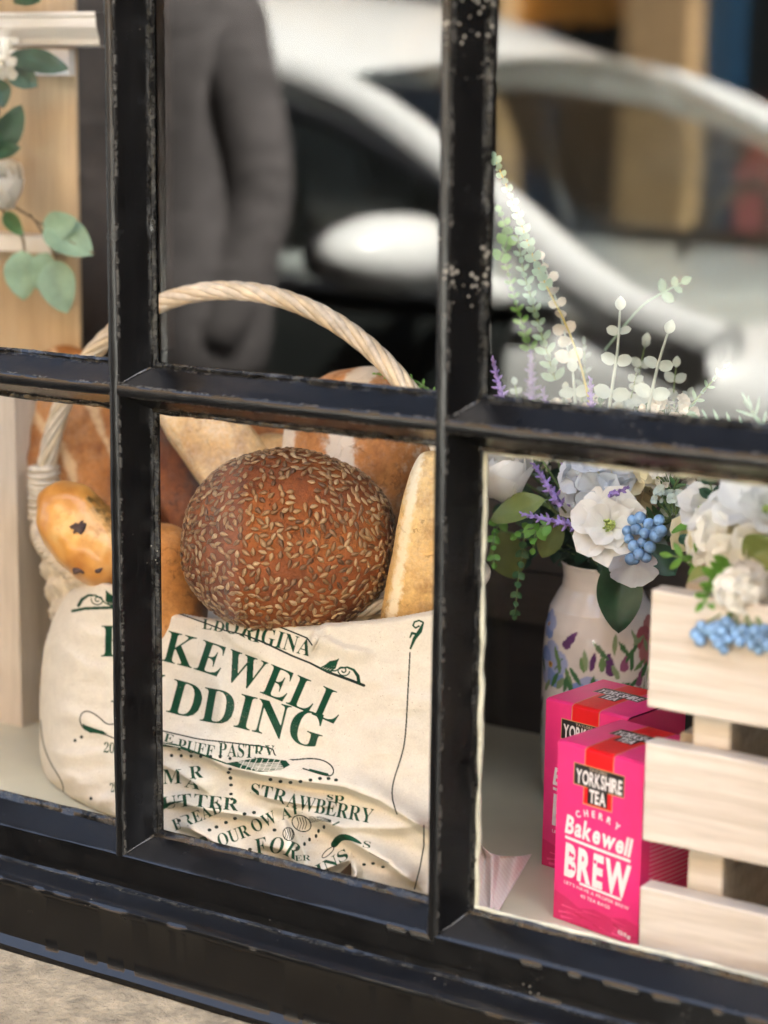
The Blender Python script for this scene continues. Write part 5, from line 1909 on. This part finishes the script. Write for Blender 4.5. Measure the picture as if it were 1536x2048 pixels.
def filler(label, px, py, Y, r, n, mat, root, group=None, fl=.0035, name='filler_flower'):
    c0_ = P(px, py, Y)
    t_ = thing(name, label, 'flower', c0_, group)
    mb, st = MB(), MB()
    for k in range(n):
        q = rv3().normalized() * r * fr.uniform(.5, 1)
        q.z *= .8
        c = c0_ + q
        bloom(mb, c, fl * fr.uniform(.7, 1.3), q.normalized() + TOCAM, 4, .3, 1, .5)
        st.tube([c, c.lerp(c0_ + Vector((0, 0, -r * .6)), .7)], .0005, 4)
    stemm(st, c0_ + Vector((0, 0, -r * .6)), root, .001)
    mb.build('bloom', M[mat], t_)
    st.build('stem', M['stem_green'], t_)


def hydrangea(label, px, py, Y, r, mat, root, n=26, fl=.014, group=None):
    c0_ = P(px, py, Y)
    t_ = thing('hydrangea', label, 'flower', c0_, group)
    mb = MB()
    for k in range(n):
        zz = 1 - 2 * (k + .5) / n
        a = k * 2.4
        q = Vector((math.sqrt(1 - zz * zz) * math.cos(a), math.sqrt(1 - zz * zz) * math.sin(a), zz)) + rv3(.12)
        if q.dot(TOCAM) < -.35:
            continue
        bloom(mb, c0_ + q.normalized() * r, fl * fr.uniform(.85, 1.15), q.normalized() + TOCAM * .2, 4, .25, 1, .5, .45)
    mb.build('bloom', M[mat], t_)
    mb = MB(); mb.ball(c0_, r * .75, 10, 8); mb.build('flower_centre', M['petal_cream'], t_)
    mb = MB(); stemm(mb, c0_, root, .0016); mb.build('stem', M['stem_green'], t_)


M_ = MOUTH
up = Vector((0, 0, 1))
# -- vase bouquet
white_rose('white rose half hidden by the bar at the left of the bouquet', P(1002, 944, .255), .023, TOCAM * .55 + Vector((-.1, 0, 1)), M_)
hydrangea('bluish white silk bloom above the vase, second flower from the lavender', 1198, 955, .262, .020, 'petal_blue', M_, 18, .019)
hydrangea('cream and pale yellow bloom at the top middle of the bouquet', 1262, 950, .285, .022, 'petal_cream', M_, 20, .017)
open_flower('white open flower with green centre hanging over the vase mouth', P(1222, 1052, .235), .034, TOCAM + Vector((-.25, 0, .1)), 'petal', M_, 7, 2, .15)
open_flower('pale blue broad-petalled flower below the blue berries', P(1268, 1125, .232), .021, TOCAM + Vector((0, 0, -.9)), 'petal_blue', M_, 4, 1, .1, False, wd=.62)
berries('cluster of blue berries over the pale blue flower', [(1265, 1040), (1280, 1035), (1298, 1048), (1318, 1040), (1272, 1058), (1290, 1066), (1258, 1078), (1268, 1092), (1284, 1084), (1300, 1094), (1312, 1072), (1278, 1108), (1262, 1118), (1292, 1114), (1255, 1062), (1306, 1058), (1322, 1062), (1270, 1120)], .220, .0046, P(1290, 1070, .25))
lavender('lavender sprig beside the white rose, leaning left', P(1122, 1012, .25), P(1066, 926, .24), .0075, M_)
lavender('lavender sprig just above the open white flower', P(1150, 1020, .255), P(1128, 930, .25), .008, M_)
lavender('lavender sprig lying level over the vase shoulder', P(1155, 1052, .235), P(1045, 1028, .225), .007, M_)
lavender('short lavender tip among the white petals', P(1218, 992, .225), P(1256, 975, .222), .005, P(1200, 1010, .25))
lavender('lavender tip hanging beneath the open white flower', P(1175, 1075, .24), P(1184, 1106, .238), .0065, P(1170, 1050, .26))
lavender('lavender sprig close against the bar above the crossbar', P(1008, 812, .262), P(985, 716, .262), .0075, M_)
lavender('lavender sprig upright in front of the eucalyptus above the crossbar', P(1184, 850, .27), P(1181, 757, .27), .0065, M_)
lavender('faint tall lavender sprig far back above the crossbar', P(1064, 800, .40), P(1062, 690, .40), .009, M_)
lavender('pair-topped short lavender sprig behind the crossbar', P(1100, 850, .33), P(1086, 778, .33), .0075, M_)
big_leaf('long olive leaf pointing left under the white rose', (P(1092, 1000, .245), P(976, 1036, .235), M_), .0125, 'leaf_olive', None, nrm=TOCAM + up * .6)
big_leaf('olive leaf hanging beside the vase neck', (P(1118, 1030, .27), P(1084, 1118, .265), M_), .011, 'leaf_olive')
big_leaf('dull olive leaf hanging low by the bar', (P(1000, 1060, .29), P(1030, 1160, .30), M_), .016, 'leaf_olive')
big_leaf('large dark green leaf hanging over the vase front', (P(1240, 1105, .262), P(1238, 1268, .258), M_), .0185, 'leaf_dark', curl=.04, peak=.46)
big_leaf('dark leaf behind the pale blue flower', (P(1300, 1090, .27), P(1350, 1150, .27), M_), .012, 'leaf_dark')
big_leaf('bright green arching leaf at the right of the bouquet', (P(1425, 1040, .2), P(1340, 1058, .195), P(1440, 1080, .22)), .009, 'leaf_bright', nrm=up + TOCAM * .5)
open_flower('pale yellow lily-like flower beneath the arching green leaf', P(1390, 1075, .215), .022, TOCAM + Vector((-.4, 0, .2)), 'petal_cream', P(1400, 1190, .2), 5, 2, .5)
sprig('trailing_sprig', 'long trailing green sprig hanging beside the vase', 'foliage', (P(1050, 1060, .262), P(1044, 1110, .256), P(1034, 1170, .254), P(1030, 1228, .254)), 'leaf_mid', .0095, .0032, .0085, spiral=True, ang=.7)
sprig('green_sprig', 'bright yellow-green sprig under the level lavender', 'foliage', (P(1100, 1050, .25), P(1060, 1056, .24), P(1035, 1070, .238)), 'leaf_bright', .013, .0042, .009, spiral=True)
sprig('green_sprig', 'bright green leafy sprig hugging the bar at the left', 'foliage', (P(1000, 1040, .25), P(985, 1080, .24), P(988, 1125, .238)), 'leaf_bright', .010, .0034, .0075, spiral=True)
sprig('green_sprig', 'small bright sprig drooping next to the trailing sprig', 'foliage', (P(1075, 1055, .245), P(1068, 1075, .24), P(1066, 1095, .24)), 'leaf_bright', .011, .004, .010, spiral=True)
sprig('grey_sprig', 'dusty grey-green sprig between the lavender and the white flower', 'foliage', (M_, P(1150, 1040, .28), P(1140, 960, .28), P(1120, 915, .275)), 'grey_leaf', .011, .0028, .005, spiral=True)
sprig('grey_sprig', 'dusty grey-green sprig at the back of the bouquet', 'foliage', (M_, P(1110, 1030, .32), P(1080, 960, .32), P(1060, 900, .32)), 'grey_leaf', .012, .003, .006, spiral=True)
for i, (a, b, lab) in enumerate(((P(1030, 1020, .30), P(1050, 920, .30), 'dark leafy sprig just right of the white rose'), (P(1090, 1080, .31), P(1150, 1110, .3), 'dark leafy sprig at the vase mouth'), (P(1060, 980, .32), P(1010, 1010, .30), 'dark leafy sprig beneath the white rose'),
                                 (P(1160, 1090, .3), P(1195, 1130, .29), 'dark leafy sprig under the open white flower'))):
    sprig('dark_sprig', lab, 'foliage', (M_, a, b), 'leaf_dark', .022, .006, .012, spiral=True)
sprig('fern_sprig', 'fine green sprig at the upper right of the bouquet', 'foliage', (P(1300, 1060, .27), P(1340, 990, .26), P(1370, 930, .26)), 'leaf_mid', .014, .002, .004, spiral=True)
filler('spray of tiny white blooms beside the fine green sprig', 1345, 950, .27, .022, 26, 'dry', P(1300, 1060, .28), fl=.0045)
filler('spray of tiny white blooms under the crossbar near the bar', 1060, 910, .29, .024, 22, 'dry', M_, fl=.003)
# -- above the crossbar
for (lab, path) in (('silvery eucalyptus stem with round paired leaves, the tallest', (P(1205, 900, .29), P(1222, 790, .29), P(1236, 700, .29), P(1240, 622, .29))),
                    ('silvery eucalyptus stem leaning right with paired leaves', (P(1280, 900, .29), P(1300, 800, .285), P(1318, 720, .285), P(1335, 668, .285))),
                    ('short silvery eucalyptus stem behind the upright lavender', (P(1160, 900, .3), P(1150, 800, .30), P(1146, 745, .30)))):
    sprig('eucalyptus_sprig', lab, 'foliage', path, 'euca', .020, .0072, .026, 'eucalyptus stems', 'euca', True, .0017, 1.25, .45, leaf0=.02)
sprig('eucalyptus_sprig', 'green eucalyptus tip with small round leaves, standing alone high up', 'foliage', (P(1210, 700, .40), P(1280, 612, .40), P(1320, 588, .40), P(1362, 566, .40)), 'euca_green', .017, .0056, .012, None, 'euca_green', True, .001, 1.1, .5, leaf0=.075)
sprig('budding_sprig', 'tall yellow-stemmed sprig with pale green buds along its top', 'foliage', (P(1190, 850, .30), P(1150, 680, .30), P(1075, 540, .30), P(1025, 400, .30), P(990, 318, .30)), 'euca_green', .012, .0042, .0062, None, 'stem_yellow', True, .0010, .75, .6, leaf0=.12, spiral=True)
sprig('pale_sprig', 'pale sprig of cream bracts beside the yellow stem', 'foliage', (P(1140, 720, .32), P(1120, 620, .32), P(1085, 520, .32)), 'dry', .014, .0055, .011, None, 'euca', True, .001, 1.0, .5, spiral=True)
big_leaf('pointed green leaf tip rising behind the crossbar', (P(1290, 900, .3), P(1296, 806, .3)), .013, 'leaf_mid')
filler('pale bracted bloom behind the crossbar near the leaf tip', 1335, 825, .30, .020, 26, 'dry', P(1300, 1000, .3), fl=.006)
filler('pale pinkish filler bloom behind the short eucalyptus', 1105, 830, .33, .020, 18, 'dry', P(1120, 1000, .33), fl=.005)
filler('small pale filler bloom between the two tall eucalyptus stems', 1262, 845, .31, .022, 18, 'euca', P(1260, 1000, .31), fl=.006)
sprig('green_sprig', 'thin green sprig straying across the striped loaf', 'foliage', (P(868, 790, .24), P(830, 758, .238), P(780, 752, .236), P(752, 748, .236)), 'leaf_bright', .007, .0012, .006, spiral=True)
sprig('fern_sprig', 'soft fern frond low at the right above the crossbar', 'foliage', (P(1560, 920, .16), P(1480, 870, .16), P(1400, 838, .16)), 'euca_green', .02, .0012, .005, ang=.7, spiral=True)
sprig('fern_sprig', 'upright fern frond at the far right edge above the crossbar', 'foliage', (P(1560, 930, .15), P(1530, 870, .15), P(1500, 815, .15)), 'euca_green', .02, .0012, .005, ang=.7, spiral=True)
for i, (pth, mt, lab) in enumerate((
        ((P(1060, 900, .33), P(1040, 830, .33), P(1030, 770, .33)), 'grey_leaf', 'dusty grey sprig beside the lavender close to the bar'),
        ((P(1130, 900, .33), P(1125, 830, .33), P(1130, 780, .33)), 'euca', 'pale leafy sprig left of the short eucalyptus'),
        ((P(1230, 900, .33), P(1262, 800, .33), P(1275, 735, .33)), 'euca', 'pale leafy sprig standing between the two tall eucalyptus stems'),
        ((P(1180, 900, .32), P(1200, 830, .32), P(1205, 790, .32)), 'leaf_mid', 'small green sprig at the foot of the tallest eucalyptus'),
        ((P(1330, 900, .32), P(1360, 830, .32), P(1378, 790, .32)), 'grey_leaf', 'dusty grey sprig at the right end of the eucalyptus'),
        ((P(1000, 520, .34), P(1020, 470, .34), P(1000, 425, .34)), 'leaf_bright', 'bright green tip peeping past the bar high up'))):
    sprig('leafy_sprig', lab, 'foliage', pth, mt, .012, .0045, .008, spiral=True, pw=.6)
for i, (a, b, mt, lab) in enumerate((
        (P(1020, 1000, .33), P(985, 900, .33), 'leaf_dark', 'dark leafy sprig directly behind the white rose'),
        (P(1100, 1000, .33), P(1090, 905, .33), 'leaf_dark', 'dark leafy sprig between the two lavender sprigs'),
        (P(1090, 1060, .33), P(1060, 1110, .32), 'leaf_dark', 'dark leafy sprig under the level lavender'),
        (P(1180, 1010, .32), P(1170, 920, .32), 'grey_leaf', 'dusty grey sprig behind the bluish white bloom'),
        (P(1340, 1090, .32), P(1350, 1000, .31), 'leaf_mid', 'mid green sprig behind the blue berries'),
        (P(1400, 1000, .30), P(1420, 940, .30), 'grey_leaf', 'grey sprig behind the pointed white flower'))):
    sprig('dark_sprig' if mt == 'leaf_dark' else 'leafy_sprig', lab, 'foliage', (M_, a, b), mt, .024, .0075, .009, spiral=True)
lavender('lavender sprig rising behind the white rose', P(1040, 960, .30), P(1052, 898, .30), .0075, M_)
lavender('lavender sprig between the tall sprigs and the bluish bloom', P(1165, 985, .27), P(1158, 918, .27), .0075, M_)
open_flower('small white blossom at the top of the bouquet under the crossbar', P(1310, 955, .28), .018, TOCAM + up * .4, 'petal', M_, 5, 1, .35)
open_flower('white blossom half behind the open flower with green centre', P(1170, 1000, .275), .024, TOCAM + Vector((-.5, 0, .2)), 'petal', M_, 6, 2, .3)
filler('spray of pale green buds above the vase, beside the blue berries', 1350, 1010, .25, .020, 26, 'euca', M_, fl=.005)
for lab, pth, mt, l_, w_, ev in (
        ('wispy pale green sprig alongside the yellow stem', (P(1110, 760, .33), P(1075, 640, .33), P(1045, 540, .33), P(1035, 470, .33)), 'euca_green', .012, .0028, .006),
        ('wispy bright green sprig reaching up beside the bar', (P(1060, 700, .36), P(1030, 600, .36), P(1010, 520, .36)), 'leaf_bright', .010, .0022, .006),
        ('faint silvery sprig behind the tallest eucalyptus', (P(1270, 880, .38), P(1275, 760, .38), P(1290, 690, .38)), 'euca', .018, .006, .016),
        ('faint silvery sprig low behind the leaning eucalyptus', (P(1360, 900, .36), P(1345, 800, .36), P(1352, 735, .36)), 'euca', .016, .0055, .014),
        ('grey feathery sprig above the short eucalyptus', (P(1150, 880, .37), P(1170, 770, .37), P(1168, 690, .37)), 'grey_leaf', .013, .0026, .006),
        ('thin green sprig slanting right beyond the leaning eucalyptus', (P(1330, 880, .3), P(1390, 800, .3), P(1450, 735, .3)), 'euca_green', .010, .0016, .007)):
    sprig('wispy_sprig', lab, 'foliage', pth, mt, l_, w_, ev, spiral=True, pw=.6)
filler('spray of tiny cream blooms at the foot of the tall sprigs', 1210, 835, .33, .024, 30, 'dry', P(1210, 1000, .33), fl=.004)
# -- crate planting
CR = Vector((.42, .15, .98))
hydrangea('big white bloom at the far right above the crate', 1500, 1085, .12, .030, 'petal', CR, 26, .021)
hydrangea('white bloom over the crate corner with drooping petals', 1482, 1178, .029, .0095, 'petal', CR, 16, .0125)
open_flower('white open flower at the top right edge of the planting', P(1492, 990, .13), .022, TOCAM + up * .3, 'petal', CR, 5, 1, .3, False, wd=.55)
open_flower('white flower with pointed petals left of the big white bloom', P(1405, 1020, .17), .022, TOCAM + up * .4, 'petal', CR, 6, 2, .35)
open_flower('greenish white flower low on the crate, beneath the ferny leaves', P(1432, 1095, .12), .022, TOCAM + Vector((-.3, 0, -.2)), 'petal_cream', CR, 5, 1, .3, True)
for pth, mt, lab in (((CR, P(1440, 1080, .16), P(1420, 960, .17)), 'leaf_dark', 'dark sprig behind the pointed white flower in the crate'), ((CR, P(1500, 1150, .15), P(1530, 1040, .16)), 'leaf_mid', 'mid green sprig inside the big white bloom cluster'), ((CR, P(1430, 1140, .13), P(1380, 1090, .14)), 'leaf_dark', 'dark sprig low behind the ferny leaves in the crate')):
    sprig('dark_sprig' if mt == 'leaf_dark' else 'leafy_sprig', lab, 'foliage', pth, mt, .022, .007, .009, spiral=True)
berries('spray of pale blue berries hanging over the crate front', [(1392, 1268), (1402, 1252), (1412, 1262), (1400, 1282), (1424, 1258), (1434, 1250), (1428, 1272), (1444, 1262), (1438, 1286), (1452, 1244), (1464, 1254), (1448, 1300), (1456, 1278), (1474, 1268), (1486, 1260), (1480, 1284), (1498, 1274), (1510, 1262), (1506, 1290), (1522, 1278), (1530, 1262), (1536, 1290), (1518, 1300)], .0125, .0040, P(1490, 1196, .03))
open_flower('white flower turned away at the far right edge of the planting', P(1528, 1020, .10), .024, TOCAM + Vector((.5, 0, .3)), 'petal', CR, 6, 2, .3, True)
open_flower('small white blossom above the low greenish flower', P(1450, 1050, .13), .018, TOCAM + Vector((-.3, 0, .4)), 'petal', CR, 5, 1, .35, True)
open_flower('white blossom nodding over the crate front beside the pale berries', P(1500, 1160, .055), .020, TOCAM + Vector((-.1, 0, -.4)), 'petal', CR, 5, 2, .2, True)
for lab, pts_ in (('ferny green leaves spilling left over the crate rim', (P(1440, 1130, .12), P(1390, 1120, .1), P(1345, 1112, .1))), ('ferny green leaves drooping over the crate corner', (P(1460, 1130, .08), P(1430, 1165, .04), P(1405, 1205, .0145))),
                  ('ferny green leaves to the right of the low white bloom', (P(1480, 1130, .1), P(1520, 1165, .09), P(1545, 1190, .09)))):
    sprig('ferny_sprig', lab, 'foliage', pts_, 'leaf_bright', .018, .0034, .0075, 'ferny leaves in the crate', spiral=True)
big_leaf('broad green leaf behind the big white bloom', (P(1500, 1030, .12), P(1560, 960, .12)), .014, 'leaf_bright')
big_leaf('olive green leaf beside the big white bloom', (P(1490, 1120, .085), P(1550, 1085, .08)), .014, 'leaf_olive')
big_leaf('olive leaf lying over the crate rim', (P(1440, 1150, .085), P(1370, 1185, .075)), .014, 'leaf_olive', nrm=up + TOCAM * .7)
lavender('blurred purple sprig at the top right of the planting', P(1500, 1000, .19), P(1460, 950, .19), .010, CR)
# -- garland on the cabinet at the upper left
ga = thing('flower_garland', 'hanging garland of white roses and green leaves on the oak cabinet', 'garland', P(20, 300, .26))
mb = MB()
for pth in ((P(-60, -40, .27), P(5, 80, .262), P(0, 200, .262), P(-10, 300, .262), P(-5, 395, .262), P(40, 420, .26), P(110, 465, .258), P(150, 490, .256), P(188, 507, .256)), (P(-20, 390, .262), P(20, 440, .26), P(45, 470, .26), P(50, 505, .258)), (P(60, 428, .26), P(80, 456, .258), P(115, 520, .256))):
    mb.tube(chaikin(pth, 2), .0012, 6)
mb.build('stem', plain('brown_stem', (.12, .085, .04, 1), .7, .2, 60), ga)
for (b0, t0, wd, mt) in [((20, 112), (134, 136), 11, 'leaf_dark'), ((18, 130), (72, 172), 12, 'leaf_dark'), ((-8, 160), (6, 215), 11, 'leaf_dark'), ((0, 300), (42, 212), 12, 'leaf_dark'), ((-20, 306), (38, 296), 8, 'leaf_dark'), ((30, -8), (78, 2), 10, 'leaf_dark'),
                         ((8, 424), (44, 470), 7, 'leaf_mid'), ((44, 500), (46, 600), 16, 'euca_green'), ((92, 448), (182, 508), 17, 'euca_green'), ((104, 520), (132, 626), 17, 'euca_green'), ((88, 462), (150, 440), 13, 'euca_green'), ((96, 505), (74, 580), 13, 'euca_green')]:
    mb = MB()
    leafm(mb, P(*b0, .258), P(*t0, .252), wd * 1.05 / 1000, TOCAM + rv3(.25), .2, .05, 12, 7, .7, .45)
    mb.build('leaf', M[mt], ga)
mb = MB(); rosem(mb, P(2, 372, .25), .020, TOCAM * .7 + Vector((-.1, 0, .7))); mb.build('rose_bloom', M['petal'], ga)
mb = MB()
for k in range(16):
    bloom(mb, P(fr.uniform(-12, 28), fr.uniform(78, 168), .25), .006, TOCAM + rv3(.5), 5, .3, 1, .5)
mb.build('small_bloom', M['dry'], ga)

# ================================================================== pink napkin corner
M['gingham'] = NT('pink_gingham')
t = M['gingham']
v = t.coord()
wv = t.n('TexWave', wave_type='BANDS', bands_direction='DIAGONAL', i_Scale=140.0, i_Distortion=2.0)
t.l(v, wv.inputs['Vector'])
t.base(t.mix(wv.outputs['Fac'], (.76, .69, .63, 1), (.72, .62, .57, 1)))
t.rough(.9)
M['gingham'] = t.m
rows = [[(940, 1660, .12), (962, 1688, .115), (975, 1705, .125), (990, 1722, .14)], [(950, 1700, .11), (975, 1712, .118), (1004, 1712, .13), (1064, 1712, .165)], [(950, 1770, .08), (980, 1760, .085), (1000, 1768, .105), (1042, 1764, .12)],
        [(950, 1838, .045), (978, 1842, .042), (990, 1838, .050), (1000, 1836, .046)]]
g = []
for i in range(25):
    for j in range(25):
        u, v_ = i / 24 * 3, j / 24 * 3
        a, b = min(int(u), 2), min(int(v_), 2)
        fu, fv = u - a, v_ - b
        q = [(np.array(rows[a + x][b + y], float)) for x in (0, 1) for y in (0, 1)]
        r_ = (q[0] * (1 - fv) + q[1] * fv) * (1 - fu) + (q[2] * (1 - fv) + q[3] * fv) * fu
        p = P(r_[0], r_[1], r_[2] - .009 * math.sin(v_ * 5.2 + .4 + .5 * u) * math.sin(min(1, u) * 1.6))
        p.z = max(p.z, .7515)
        g.append(p)
m = MB(); m.grid(g, 25, 25)
tag(m.build('napkin', M['gingham'], None), 'crumpled pale pink checked napkin lying beside the bar and the tea boxes', 'napkin')

for o in bpy.data.objects:
    if '_o' in o:
        del o['_o']
